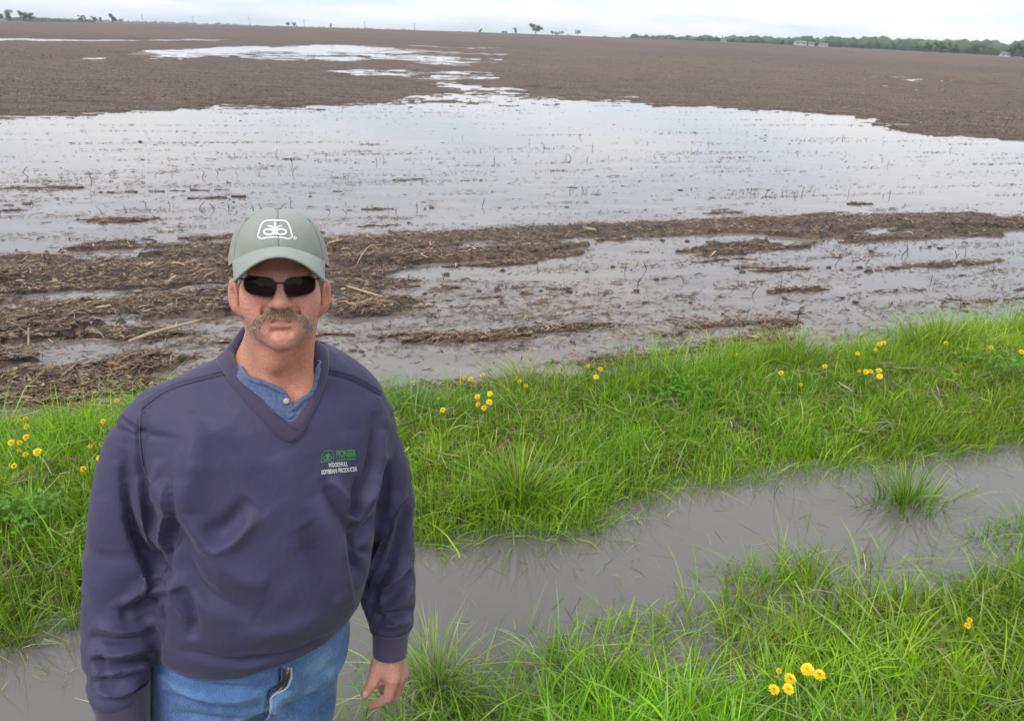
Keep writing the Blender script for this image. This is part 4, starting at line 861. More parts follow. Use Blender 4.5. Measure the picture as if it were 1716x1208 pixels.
def block(X, Y, Z, pts, rads, val, k, res, fn=smin):
    lo = (pts - rads[:, None]).min(0) - 0.05; hi = (pts + rads[:, None]).max(0) + 0.05
    ix = [slice(max(0, int((lo[i] - a.ravel()[0]) / res)), min(a.size, int((hi[i] - a.ravel()[0]) / res) + 2)) for i, a in enumerate((X, Y, Z))]
    Xs, Ys, Zs = X[ix[0]], Y[:, ix[1]], Z[:, :, ix[2]]
    val[ix[0], ix[1], ix[2]] = fn(val[ix[0], ix[1], ix[2]], chain(Xs, Ys, Zs, pts, rads), k); return val
RES = 0.0043; lo, hi = (-0.90, 1.02, 0.84), (-0.02, 1.70, 1.58); X, Y, Z = grid3(lo, hi, RES)
val = np.broadcast_to(torso(X, Y, Z), (X.size, Y.size, Z.size)).astype(np.float32).copy()
lx, ly, lz = to_local(X, Y, Z)
val = smax(val, (HEM - 0.02 * (ly < 0) * 0 - Z) + 0 * val, 0.025)
for A_, Ar_, s_ in ((AR, ARr, -1), (AL, ALr, 1)):                 # sloping shoulders, then the sleeves
    yk = np.array([W((s_ * .060, .025, 1.475)), W((s_ * .060, .025, 1.475)) * 0.5 + A_[0] * 0.5, A_[0], A_[2]]); val = block(X, Y, Z, yk, np.array([.045, .052, Ar_[0] + .002, Ar_[2] - .004]), val, 0.06, RES)
for A_, Ar_ in ((AR, ARr), (AL, ALr)): val = block(X, Y, Z, A_, Ar_, val, 0.016, RES)
JV, JF = surface_net(val, lo, RES); JV = relax(JV, JF, 2, 0.5); del val
# folds, read off the photograph: (kind, points, width px, depth m, taper)
FOLDS = [
    # armhole of the near (image-left) sleeve and the hollow beside the body
    ('v', [(238, 690), (234, 770), (246, 815), (276, 850)], 7, .006, 'both'), ('s', [(286, 800), (292, 845), (284, 880), (272, 930)], 14, .009, 'both'),
    ('v', [(292, 820), (282, 870), (270, 930), (266, 985), (264, 1060), (258, 1120)], 8, .008, 'both'),
    ('r', [(262, 770), (270, 830), (276, 860)], 10, .008, 'both'), ('v', [(200, 705), (205, 790), (222, 880), (262, 965)], 16, .012, 'in'),
    ('r', [(228, 800), (238, 880), (262, 930)], 13, .010, 'both'), ('s', [(204, 770), (216, 870), (236, 930), (268, 986)], 22, .011, 'in'),
    # elbow and the bunched lower sleeve
    ('r', [(266, 960), (232, 990), (205, 1020)], 10, .009, 'out'), ('v', [(264, 1000), (232, 1018), (200, 1032)], 9, .009, 'out'), ('r', [(150, 1045), (200, 1058), (240, 1052), (262, 1040)], 9, .006),
    ('v', [(150, 1066), (200, 1074), (236, 1066)], 7, .006), ('r', [(145, 1092), (185, 1098), (230, 1088), (262, 1084)], 8, .008), ('v', [(152, 1108), (195, 1112), (236, 1104), (258, 1092)], 6, .011),
    ('r', [(152, 1124), (190, 1132), (225, 1120), (252, 1108)], 7, .009), ('v', [(150, 1142), (180, 1144), (214, 1132), (244, 1122)], 6, .009), ('r', [(158, 1156), (196, 1162), (240, 1146)], 7, .008),
    ('v', [(160, 1080), (172, 1120), (178, 1150)], 6, .005),
    # left chest: shallow drapes running from the armpit into the belly
    ('r', [(300, 800), (330, 890), (390, 960), (450, 985)], 20, .008), ('v', [(290, 870), (310, 950), (350, 1000), (420, 1030)], 14, .007), ('v', [(420, 840), (385, 880), (345, 905)], 16, .006),
    ('r', [(430, 860), (392, 905), (350, 930)], 15, .006), ('v', [(300, 985), (318, 1030), (322, 1070)], 10, .007), ('r', [(282, 960), (300, 1005), (326, 1040)], 9, .007),
    ('r', [(330, 700), (320, 790), (312, 860)], 24, .008), ('v', [(370, 720), (400, 800), (450, 860)], 30, .004),
    # right chest below the embroidery
    ('v', [(540, 800), (562, 850), (584, 900), (590, 950)], 9, .009, 'in'), ('r', [(556, 800), (578, 840), (592, 880)], 9, .010, 'both'), ('r', [(530, 830), (556, 900), (585, 980), (600, 1020)], 20, .010),
    ('v', [(588, 870), (592, 910), (602, 980), (606, 1010)], 8, .008), ('v', [(505, 880), (540, 940), (575, 1000)], 22, .006), ('r', [(470, 760), (500, 840), (510, 920)], 26, .004), ('v', [(600, 800), (596, 850), (590, 890)], 7, .006),
    ('r', [(400, 1060), (470, 1060), (550, 1030)], 16, .004), ('v', [(300, 1090), (400, 1112), (500, 1096), (590, 1052)], 7, .005),
    # far (image-right) sleeve
    ('v', [(628, 690), (626, 740), (616, 800), (592, 862)], 6, .008, 'in'), ('r', [(640, 720), (634, 790), (612, 850), (594, 880)], 9, .007), ('r', [(612, 800), (632, 806), (620, 828), (596, 860)], 8, .008),
    ('v', [(650, 770), (644, 840), (620, 880), (594, 912)], 7, .010, 'in'), ('s', [(690, 830), (664, 860), (640, 912), (606, 990)], 12, .008), ('v', [(640, 912), (624, 924), (600, 922)], 6, .009),
    ('v', [(686, 850), (668, 920), (640, 970), (610, 1004)], 8, .009), ('r', [(692, 940), (664, 966), (630, 990)], 8, .008), ('v', [(694, 958), (672, 990), (640, 1008)], 6, .009), ('r', [(690, 980), (664, 1012), (630, 1022)], 8, .008),
    ('v', [(696, 1022), (664, 1030), (632, 1034)], 6, .009), ('r', [(692, 1040), (660, 1046), (634, 1046)], 6, .007), ('v', [(612, 1020), (640, 1040), (676, 1050)], 5, .006), ('v', [(630, 985), (620, 1010), (616, 1030)], 6, .006),
    # yoke and shoulder seams
    ('v', [(376, 624), (330, 636), (280, 652), (237, 682)], 3.0, .004, 'none'), ('v', [(546, 622), (592, 634), (640, 660)], 3.0, .004, 'none'),
    ('v', [(200, 700), (218, 714), (234, 728)], 3.0, .003, 'none'),
]
JV = sculpt(JV, JF, FOLDS)
# fine irregular puckering all over
N_ = vnormals(JV, JF); jl = to_local(JV[:, 0], JV[:, 1], JV[:, 2])
JV = JV + N_ * (0.0035 * fbm(jl[0] * 9 + jl[1] * 6, jl[2] * 7, 61, 3) + 0.0012 * fbm(jl[0] * 30 + jl[1] * 20, jl[2] * 22, 63, 3))[:, None]
rdg = lambda a_, b3, sd: np.clip(1 - np.abs(fbm(a_, b3, sd, 3)) * 2.2, 0, 1) ** 2
slv = sstep(0.17, 0.24, np.abs(jl[0])); wst = sstep(1.12, 0.98, jl[2]); pit = np.exp(-((np.abs(jl[0]) - .19) / .06) ** 2 - ((jl[2] - 1.24) / .10) ** 2)
ax1 = jl[0] * 0.8 + jl[1] * 0.6
JV = JV - N_ * (0.0060 * slv * rdg(ax1 * 9 + jl[2] * 5, jl[2] * 11 - ax1 * 4, 71) + 0.0035 * wst * rdg(ax1 * 6 + jl[2] * 6, jl[2] * 13, 73) + 0.006 * pit * rdg(ax1 * 10 - jl[2] * 8, jl[2] * 6 + ax1 * 6, 75) + 0.0022 * rdg(ax1 * 5 + jl[2] * 3, jl[2] * 6 - ax1 * 5, 77))[:, None]
JV = relax(JV, JF, 1, 0.5); jb = bvh_of(JV, JF)
# collar edges traced on the pullover, then the V is cut out
COL_OUT = [(360, 588), (364, 604), (380, 632), (432, 694), (487, 742), (521, 694), (544, 642), (550, 604), (548, 588)]
COL_IN = [(389, 574), (389, 596), (404, 624), (452, 681), (487, 708), (511, 682), (526, 648), (529, 604), (528, 574)]
px, py = proj(JV); frontside = to_local(JV[:, 0], JV[:, 1], JV[:, 2])[1] < 0.045
cutp = [(372, 540), (376, 590)] + [(a + (4 if a < 487 else -4) * -1, b_ + 3) for a, b_ in COL_IN[1:-1]] + [(540, 590), (545, 540)]
jl = to_local(JV[:, 0], JV[:, 1], JV[:, 2]); kill = (in_poly(px, py, cutp) & frontside & (JV[:, 2] > 1.28)) | ((np.hypot(jl[0], jl[1] - 0.03) < 0.085) & (JV[:, 2] > 1.47)) | ((JV[:, 2] > 1.50) & (jl[1] > 0.05) & (np.hypot(jl[0], jl[1] - 0.03) < 0.11))
JV2, JF2, _ = clean(JV, JF, kill)
jacket = part('pullover', JV2, JF2, M['jacket']); jacket['label'] = 'loose navy V-neck pullover with creased sleeves and dirt stains'
print('jacket', len(JV), time.time() - T0)
def edge3d(pts, n):
    P = smooth_path(pts, n); out = []
    for a in P:
        q = cast(jb, a[0], a[1], 0.0); out.append(q[0] if q else None)
    good = [i for i, q in enumerate(out) if q is not None]
    return np.array([out[i] if out[i] is not None else out[min(good, key=lambda g_: abs(g_ - i))] for i in range(n)])
nC = 44; EO = relax_o = edge3d(COL_OUT, nC); EI = edge3d(COL_IN, nC)
for _ in range(3):
    EO[1:-1] = EO[1:-1] * 0.5 + (EO[:-2] + EO[2:]) * 0.25; EI[1:-1] = EI[1:-1] * 0.5 + (EI[:-2] + EI[2:]) * 0.25
EI = EI + tc * 0.003
nb = 22; th = np.linspace(0, math.pi, nb + 2)[1:-1]
nk = np.array([0.0, 0.035])
def back_arc(E, rx, ry, zc_, dz):
    A, B = E[-1], E[0]; out = []
    for q in th:
        u = q / math.pi; chord = A * (1 - u) + B * u; bk = W((0, 1, 1.5)) - W((0, 0, 1.5)); out.append(chord + bk * ry * math.sin(q) + np.array([0, 0, dz]) * math.sin(q))
    return np.array(out)
EOl = np.concatenate([EO, back_arc(EO, 0, 0.118, 0, -0.018)]); EIl = np.concatenate([EI, back_arc(EI, 0, 0.085, 0, 0.030)])
mid = (EOl + EIl) / 2; ctr = W((0, 0.03, 1.40)); outw = mid - ctr; outw /= np.linalg.norm(outw, axis=1, keepdims=True)
wv_ = EOl - EIl
rows = [EIl - outw * 0.012 + np.array([0, 0, -.04]), EIl - outw * 0.008, EIl + outw * 0.002, EIl + wv_ * 0.2 + outw * 0.0065, EIl + wv_ * 0.5 + outw * 0.0075, EIl + wv_ * 0.85 + outw * 0.0065, EOl + outw * 0.0045, EOl - outw * 0.004, EOl - outw * 0.012 + np.array([0, 0, -.05])]
CV = np.stack(rows, 1).reshape(-1, 3); CF = grid_faces(9, len(EIl), True); CF = (CF % len(EIl)) * 9 + CF // len(EIl)
collar = part('collar', CV, CF, M['rib'], jacket); collar['label'] = 'wide ribbed V-neck collar band'
# overlap of the rib at the point of the V
q0 = [(487, 709), (470, 722), (462, 714)]
for nm, pts, wd in (('collar_overlap', [(459, 692), (474, 703), (489, 714), (496, 719)], 0.004),): part(nm, *ribbon_px(bvh_of(CV, CF), pts, wd, 0.003, 24), M['rib'], collar)
for pts in ([(359, 592), (376, 634), (430, 698), (487, 746)], [(551, 596), (546, 646), (524, 697), (487, 746)], [(376, 626), (330, 638), (280, 654), (237, 684)], [(378, 620), (330, 632), (278, 648), (232, 676)], [(546, 624), (592, 636), (642, 663)], [(548, 618), (594, 630), (638, 654)], [(237, 684), (234, 728), (240, 780), (254, 810)], [(200, 700), (218, 714), (234, 728)]):
    part('seam', *ribbon_px(jb, pts, 0.0028, 0.0010, 40), M['seam'], jacket)
# cuffs
def cuff(A0, A1, r0, r1, label):
    a = np.asarray(A0); d = np.asarray(A1) - a; prof = [(-0.12, r0 * 1.0), (0, r0 * 1.02), (0.08, r0 * 0.97), (0.5, r0 * 0.93), (0.92, r1), (1.0, r1 * 0.99), (1.0, r1 * 0.9), (0.7, r1 * 0.88)]
    V, F = tube([a + d * u for u, _ in prof], [r_ for _, r_ in prof], 72, False)
    n_ = len(prof); Vr = V.reshape(n_, 72, 3); c = np.array([a + d * u for u, _ in prof])[:, None]; k = 1 + 0.018 * np.cos(np.arange(72) * math.pi)[None, :, None]
    o = part('cuff', (c + (Vr - c) * k).reshape(-1, 3), F, M['rib'], jacket); o['label'] = label
pR0, pR1 = at(202, 1158, 1.175), at(208, 1222, 1.15); cuff(pR0, pR1, 44 * mpp(pR0), 40 * mpp(pR1), 'ribbed cuff of the near sleeve')
pL0, pL1 = at(655, 1058, 1.45), at(653, 1097, 1.435); cuff(pL0, pL1, 31 * mpp(pL0), 28 * mpp(pL1), 'ribbed cuff of the far sleeve')
# --- embroidery on the chest
def px_shape(bvh, tris_v, faces, lift):
    out = []
    for a, b_ in tris_v:
        q = cast(bvh, a, b_, lift); out.append(q[0] if q else np.array([0, 0, 0]))
    return np.array(out), faces
def text_px(s, p0, du, dv, bold=0.0, xs=1.0):
    """built-in font outline -> flat mesh -> (pixel x, pixel y) with baseline p0, advance direction du (px per em), height dv"""
    cu = bpy.data.curves.new('t', 'FONT'); cu.body = s; cu.size = 1.0; cu.offset = bold; cu.resolution_u = 3
    ob = bpy.data.objects.new('t', cu); COL.objects.link(ob); dg = bpy.context.evaluated_depsgraph_get(); me = ob.evaluated_get(dg).to_mesh()
    v = np.array([x.co[:2] for x in me.vertices]); f = [list(p_.vertices) for p_ in me.polygons]; ob.evaluated_get(dg).to_mesh_clear(); bpy.data.objects.remove(ob); bpy.data.curves.remove(cu)
    w_ = v[:, 0].max(); h_ = 0.70; u = v / np.array([w_, h_]); P = np.array(p0)[None] + u[:, :1] * np.array(du)[None] + u[:, 1:] * np.array(dv)[None]; return P, f
def add_text(s, p0, du, dv, mat, name, bold=0.02):
    P, f = text_px(s, p0, du, dv, bold); V, f = px_shape(jb, P, f, 0.0014); me = bpy.data.meshes.new(name); me.from_pydata([tuple(v) for v in V], [], f); me.materials.append(mat); o = link(name, me, jacket); return o
add_text('PIONEER', (563, 765.5), (33, -1.5), (-0.5, -11), M['green_thread'], 'embroidered_word', 0.03)['label'] = 'green embroidered word PIONEER'
add_text('A DUPONT COMPANY', (564, 772), (32, -2), (-0.2, -4), M['green_thread'], 'embroidered_line')['label'] = 'small green embroidered line under the word'
add_text('WOODHULL', (550, 782.5), (32, -2.5), (-0.2, -7.0), M['pale_thread'], 'embroidered_name', 0.03)['label'] = 'white embroidered word WOODHULL'
add_text('SOYBEAN PRODUCER', (538, 794.5), (60, -6), (-0.2, -7.2), M['pale_thread'], 'embroidered_title', 0.03)['label'] = 'white embroidered words SOYBEAN PRODUCER'
def stroke_px(pts, w, closed=False):
    P = np.asarray(pts, float); P = np.concatenate([P, P[:1]]) if closed else P; T = np.gradient(P, axis=0)
    if closed: T[0] = T[-1] = P[1] - P[-2]
    T /= np.linalg.norm(T, axis=1, keepdims=True) + 1e-9; Nn = np.stack([-T[:, 1], T[:, 0]], 1); w = np.broadcast_to(w, (len(P),))[:, None]
    return np.stack([P - Nn * w / 2, P + Nn * w / 2], 1).reshape(-1, 2), grid_faces(len(P), 2)
def emblem():
    """unit emblem: rounded trapezoid frame with a three-leaved plant over two loops; x right, y down, about 1 x 0.6"""
    out = []
    fr = smooth_path([(-.30, -.28), (-.1, -.30), (.1, -.30), (.30, -.28), (.40, -.16), (.49, .14), (.50, .22), (.40, .285), (.2, .245), (0, .235), (-.2, .245), (-.40, .285), (-.50, .22), (-.49, .14), (-.40, -.16), (-.30, -.28)], 64)
    out.append(stroke_px(fr[:-1], 0.042, True))
    for s_ in (-1, 1):
        q = np.linspace(0, 2 * math.pi, 33)[:-1]; lp = np.stack([s_ * (.185 + .135 * np.cos(q)), .07 + .085 * np.sin(q) + 0.02 * s_ * 0], 1); out.append(stroke_px(lp, 0.055, True))
        out.append(stroke_px(smooth_path([(s_ * .02, .09), (s_ * .04, -.02), (s_ * .11, -.10), (s_ * .22, -.115)], 14), np.interp(np.linspace(0, 1, 14), [0, .4, .8, 1], [.05, .07, .05, .01])))
        out.append(stroke_px(smooth_path([(s_ * .06, .16), (s_ * .0, .11), (-s_ * .05, .05)], 10), 0.05))
    out.append(stroke_px(np.array([(0, .10), (0, -.05), (0, -.13), (0, -.18), (0, -.25)]), np.array([.05, .055, .06, .075, .005])))
    return out
def emblem_px(bvh, c, du, dv, lift):
    parts = []
    for i_, (P, f) in enumerate(emblem()):
        Q = np.array(c)[None] + P[:, :1] * np.array(du)[None] + P[:, 1:] * np.array(dv)[None]; V, f = px_shape(bvh, Q, f, lift + 0.00012 * i_); parts.append((V, f))
    return merge(parts)
eo = part('embroidered_emblem', *emblem_px(jb, (548.5, 764.5), (21, -1.0), (-3, 33), 0.0014), M['green_thread'], jacket); eo['label'] = 'green embroidered plant emblem'

# --- knit shirt under the pullover
def neckc(X, Y, Z, off=0.0): return cone(X, Y, Z, h2w((0, .028, -.045)), W((0.0, .030, 1.42)), .063 + off, .078 + off)
lo, hi = (-0.70, 1.12, 1.22), (-0.20, 1.60, 1.53); RS = 0.0035; X, Y, Z = grid3(lo, hi, RS)
val = smin(torso(X, Y, Z, np.interp(Z, [1.345, 1.405], [-.04, -.004])), neckc(X, Y, Z, 0.008), 0.06); val = smax(val, 1.235 - Z + 0 * val, 0.01); val = smax(val, Z - 1.52 + 0 * val, 0.01)
SV, SF = surface_net(np.ascontiguousarray(val.astype(np.float32)), lo, RS)
px, py = proj(SV); cmid = [((a[0] + b_[0]) / 2, (a[1] + b_[1]) / 2) for a, b_ in zip(smooth_path(COL_OUT, 30), smooth_path(COL_IN, 30))]
SV = SV - vnormals(SV, SF) * (0.018 * ~in_poly(px, py, [(374, 500)] + cmid + [(545, 500)]))[:, None]; sb = bvh_of(SV, SF)
NECKLINE = [(404, 612), (416, 631), (445, 641), (474, 654), (484, 668), (491, 682), (504, 668), (517, 659), (526, 640), (530, 612)]
px, py = proj(SV); kill = in_poly(px, py, [(380, 500)] + NECKLINE + [(560, 500)]) & (to_local(SV[:, 0], SV[:, 1], SV[:, 2])[1] < 0.06)
SV2, SF2, _ = clean(SV, SF, kill); shirt = part('shirt', SV2, SF2, M['shirt']); shirt['label'] = 'heather blue henley shirt showing in the V'
for pts in ([(403, 616), (415, 633), (445, 643), (474, 656)], [(474, 656), (483, 671), (490, 686)], [(491, 686), (505, 671), (519, 662), (528, 643), (532, 618)]): part('neckband', *ribbon_px(sb, pts, 0.010, 0.003, 30), M['shirt'], shirt)
part('placket', *ribbon_px(sb, [(466, 660), (474, 678), (488, 698)], 0.018, 0.003, 20), M['shirt'], shirt)
q = cast(sb, 479, 672, 0.005); bt_ = tube([q[0] - q[1] * 0.002, q[0] + q[1] * 0.0005, q[0] + q[1] * 0.0012], [0.0056, 0.0056, 0.0035], 16); part('button', bt_[0], bt_[1], M['button'], shirt)

# --- head and neck (head frame: x image-right, y back, z up; origin between the ears at eye level)
RH = 0.0023; lo, hi = (-0.125, -0.145, -0.30), (0.125, 0.125, 0.125); X, Y, Z = grid3(lo, hi, RH)
A3 = lambda v: np.broadcast_to(v, (X.size, Y.size, Z.size)).astype(np.float32).copy()
d = A3(ell(X, Y, Z, (0, .008, .030), (.0765, .098, .081)))
d = smin(d, ell(X, Y, Z, (0, -.030, -.030), (.0715, .064, .078)), .03)
d = smin(d, ell(X, Y, Z, (0, -.026, -.066), (.0605, .062, .041)), .025)
d = smin(d, ell(X, Y, Z, (0, -.070, -.088), (.034, .030, .026)), .03)
for s_ in (-1, 1):
    d = smin(d, ell(X, Y, Z, (s_ * .044, -.062, -.030), (.026, .026, .024)), .03)          # cheekbone
    d = smin(d, ell(X, Y, Z, (s_ * .036, -.066, -.060), (.026, .022, .028)), .03)          # lower cheek
    d = smin(d, ell(X, Y, Z, (s_ * .050, -.010, -.074), (.014, .03, .022)), .03)           # jaw corner
    d = smax(d, -ell(X, Y, Z, (s_ * .033, -.106, .000), (.021, .020, .013)), .018)         # eye socket
    d = smin(d, ell(X, Y, Z, (s_ * .032, -.080, -.001), (.014, .012, .011)), .008)         # lids
    d = smin(d, cone(X, Y, Z, (s_ * .010, -.092, .016), (s_ * .048, -.080, .017), .010, .008), .016)   # brow
d = smin(d, cone(X, Y, Z, (0, -.088, .010), (0, -.111, -.025), .0085, .0115), .014)        # nose
d = smin(d, ell(X, Y, Z, (0, -.1115, -.028), (.0160, .0130, .0110)), .007)
for s_ in (-1, 1):
    d = smin(d, ell(X, Y, Z, (s_ * .0185, -.0990, -.0315), (.0092, .0115, .0080)), .006)
    d = smax(d, -ell(X, Y, Z, (s_ * .0075, -.108, -.0405), (.0042, .006, .0035)), .004)
d = smin(d, ell(X, Y, Z, (0, -.083, -.054), (.033, .0125, .018)), .016)                    # muzzle
for a0_, a1_, z0_, z1_, r0_, r1_ in ((.034, .0, -.0590, -.0568, .0022, .0030), (.032, .0, -.0650, -.0660, .0026, .0042)):      # lips
    for s_ in (-1, 1): d = smin(d, cone(X, Y, Z, (s_ * a0_, -.0845, z0_), (s_ * .012, -.0930, (z0_ + z1_) / 2), r0_, r1_), .007); d = smin(d, cone(X, Y, Z, (s_ * .012, -.0930, (z0_ + z1_) / 2), (0, -.0945, z1_), r1_, r1_), .007)
for s_ in (-1, 1): d = smax(d, -cone(X, Y, Z, (s_ * .036, -.0850, -.0625), (s_ * .014, -.0995, -.0616), .0016, .0019), .004); d = smax(d, -cone(X, Y, Z, (s_ * .014, -.0995, -.0616), (0, -.1022, -.0612), .0019, .0019), .004)
d = smax(d, -cone(X, Y, Z, (-.016, -.0985, -.0785), (.016, -.0985, -.0785), .0032, .0032), .012)      # crease under the lip
for s_ in (-1, 1): d = smax(d, -cone(X, Y, Z, (s_ * .024, -.101, -.030), (s_ * .043, -.083, -.062), .0028, .0020), .010)   # smile line
d = smin(d, ell(X, Y, Z, (0, -.083, -.0985), (.021, .014, .0125)), .014)                   # chin
for s_ in (-1, 1):                                                                        # ears
    e1 = ell(X * 0.96 + s_ * 0 - (Y - 0.0) * s_ * 0.30, Y, Z, (s_ * .0825, .010, -.034), (.0085, .021, .031)); e1 = smin(e1, ell(X, Y, Z, (s_ * .0785, .002, -.060), (.0075, .010, .012)), .008)
    e1 = smax(e1, -ell(X, Y, Z, (s_ * .0925, -.004, -.033), (.0085, .011, .018)), .006); d = smin(d, e1, .008)
nb0, nb1 = np.array((0, .028, -.045)), w2h(W((0.0, .030, 1.42)))
d = smin(d, cone(X, Y, Z, nb0, nb1, .060, .074), .028)
for s_ in (-1, 1): d = smin(d, cone(X, Y, Z, (s_ * .056, .022, -.075), w2h(W((s_ * 0.028, -.075, 1.455))), .014, .012), .022)      # neck tendons
d = smin(d, ell(X, Y, Z, tuple(nb1 * 0.45 + np.array((0, -.055, -.03))), (.014, .012, .018)), .03)
P3 = [X * HM[i, 0] + Y * HM[i, 1] + Z * HM[i, 2] + HO[i] for i in range(3)]
d = smin(d, torso(P3[0], P3[1], P3[2], -0.022).astype(np.float32), .055)
d = smax(d, (-P3[2] + 1.30).astype(np.float32), .01)
FV, FF = surface_net(d, lo, RH); FV = relax(FV, FF, 2, 0.4)
# forget the torso sheet's sides where they run out of the head block
kill = (np.abs(FV[:, 0]) > 0.121) | (FV[:, 1] > 0.121) | (FV[:, 1] < -0.141) | (FV[:, 2] < -0.297); FV, FF, _ = clean(FV, FF, kill)
FV[:, 0] *= 1 - 0.09 * sstep(-.02, -.085, FV[:, 2]) * sstep(.03, -.03, FV[:, 1]) * sstep(-.17, -.125, FV[:, 2])
x, y, z = FV.T
col = np.tile(np.array((0.70, 0.350, 0.275)), (len(FV), 1))
def paint(w, c):
    global col
    w = np.clip(w, 0, 1)[:, None]; col = col * (1 - w) + np.array(c)[None] * w
g = lambda cx, cy, cz, r_: np.exp(-(((x - cx) ** 2 + (y - cy) ** 2 + (z - cz) ** 2) / r_ ** 2))
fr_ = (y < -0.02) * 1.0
for s_ in (-1, 1): paint(0.65 * g(s_ * .044, -.08, -.034, .024), (0.60, 0.235, 0.19)); paint(0.8 * np.exp(-((np.abs(x) - .085) / .010) ** 2) * (np.abs(x) > .074) * (z > -.075) * (z < .02), (0.62, 0.25, 0.19))
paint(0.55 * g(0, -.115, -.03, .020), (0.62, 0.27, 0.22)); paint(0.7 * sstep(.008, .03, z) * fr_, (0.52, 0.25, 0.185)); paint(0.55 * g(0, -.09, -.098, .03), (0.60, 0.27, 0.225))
paint(0.85 * np.exp(-(x / .034) ** 4 - ((z + .0622) / .0072) ** 2) * (y < -.078), (0.47, 0.175, 0.155)); paint(0.8 * sstep(-.112, -.135, z), (0.62, 0.295, 0.185))
paint(0.8 * np.clip(fbm(x * 70 + y * 40, z * 70, 91, 4) - 0.05, 0, 1), (0.56, 0.20, 0.155)); paint(0.5 * np.clip(fbm(x * 160 + y * 90, z * 160 + 9, 92, 3) - 0.15, 0, 1), (0.45, 0.20, 0.14)); paint(0.25 * np.exp(-((z + .085) / .03) ** 2) * (np.abs(x) > .03) * (z < -.05) * fr_, (0.48, 0.30, 0.24))
head_v, head_f, head_c = h2w(FV), FF, col
hb = bvh_of(FV, FF)
print('head', len(FV), time.time() - T0)

# --- rest of the body: arms, trunk, legs (under the clothes) and hands, joined to the head as one body
lo, hi = (-0.90, 1.0, 0.06), (-0.02, 1.72, 1.45); RB = 0.012; X, Y, Z = grid3(lo, hi, RB)
LEGS = [[W((s_ * .095, 0.0, .86)), W((s_ * .115, -.01, .50)), W((s_ * .125, .015, base_z + .09))] for s_ in (-1, 1)]
d = np.broadcast_to(torso(X, Y, Z, -0.06), (X.size, Y.size, Z.size)).astype(np.float32).copy(); d = smax(d, 0.82 - Z + 0 * d, .02)
wr_R, wr_L = np.asarray(pR1), np.asarray(pL1)
d = smin(d, chain(X, Y, Z, np.concatenate([AR[2:-1:3], [wr_R]]), np.concatenate([ARr[2:-1:3] * 0.48, [.031]])), .02); d = smin(d, chain(X, Y, Z, np.concatenate([AL[2:-1:3], [wr_L]]), np.concatenate([ALr[2:-1:3] * 0.48, [.031]])), .02)
for Lg in LEGS: d = smin(d, chain(X, Y, Z, Lg, [.085, .056, .045]), .03)
BV, BF = surface_net(d, lo, RB)
def hand(wrist, pts, fine=0.0019, mirror=None):
    """pts: dict of finger chains in world space"""
    allp = np.concatenate([np.asarray(p_)[:, :3] for p_ in pts]); lo = allp.min(0) - 0.03; hi = allp.max(0) + 0.03; hi = np.maximum(hi, wrist + 0.03); lo = np.minimum(lo, wrist - 0.03)
    X, Y, Z = grid3(lo, hi, fine); d = None
    for p_ in pts:
        p_ = np.asarray(p_); q = chain(X, Y, Z, p_[:, :3], p_[:, 3]); d = q if d is None else smin(d, q, p_[0, 4] if p_.shape[1] > 4 else 0.004)
    V, F = surface_net(np.ascontiguousarray(np.broadcast_to(d, (X.size, Y.size, Z.size)).astype(np.float32)), lo, fine); return relax(V, F, 2, .5), F
def hp(px, py, Yd, r_, k=0.004): return list(at(px, py, Yd)) + [r_, k]
HAND_L = [
    [hp(654, 1078, 1.45, .029, .01), hp(655, 1100, 1.437, .027, .01)],
    [hp(650, 1100, 1.425, .018, .018), hp(659, 1137, 1.405, .0145, .018)], [hp(657, 1100, 1.44, .018, .018), hp(668, 1136, 1.430, .0145, .018)], [hp(662, 1100, 1.455, .017, .018), hp(674, 1131, 1.455, .0135, .018)], [hp(664, 1100, 1.47, .016, .018), hp(677, 1125, 1.478, .012, .018)],
    [hp(658, 1138, 1.404, .0145, .004), hp(650, 1168, 1.398, .0122), hp(636, 1177, 1.408, .0106), hp(624, 1181, 1.418, .0094)],
    [hp(667, 1138, 1.430, .0140, .004), hp(661, 1166, 1.432, .0118), hp(646, 1164, 1.450, .0104), hp(639, 1150, 1.456, .0096)],
    [hp(673, 1133, 1.455, .0118, .004), hp(668, 1160, 1.462, .0098), hp(655, 1160, 1.480, .0088), hp(648, 1147, 1.484, .008)],
    [hp(676, 1127, 1.478, .0105, .004), hp(672, 1150, 1.486, .0088), hp(662, 1150, 1.498, .008), hp(656, 1139, 1.500, .0072)],
    [hp(641, 1100, 1.428, .020, .014), hp(632, 1122, 1.410, .0170), hp(625, 1142, 1.396, .0140), hp(616, 1156, 1.392, .0122), hp(611, 1164, 1.392, .0095)],
    [hp(636, 1114, 1.42, .015, .016), hp(654, 1130, 1.410, .013)]]
hLv, hLf = hand(wr_L, HAND_L)
dv = wr_R - wr_L
HAND_R = []                                                # the other hand hangs just below the picture
fx = np.array([hp(653, 1097, 1.435, 0)[0:3]])[0]
for c_ in HAND_L:
    c2 = []
    for q in c_:
        r_ = np.array(q[:3]) - fx; lat = np.array([CPS, SPS, 0]); r_ = r_ - 2 * (r_ @ lat) * lat; c2.append(list(wr_R + r_ * 0.98) + q[3:])
    HAND_R.append(c2)
hRv, hRf = hand(wr_R, HAND_R, 0.003); 
hc = np.tile(np.array((0.56, 0.285, 0.215)), (len(hLv), 1)); px, py = proj(hLv)
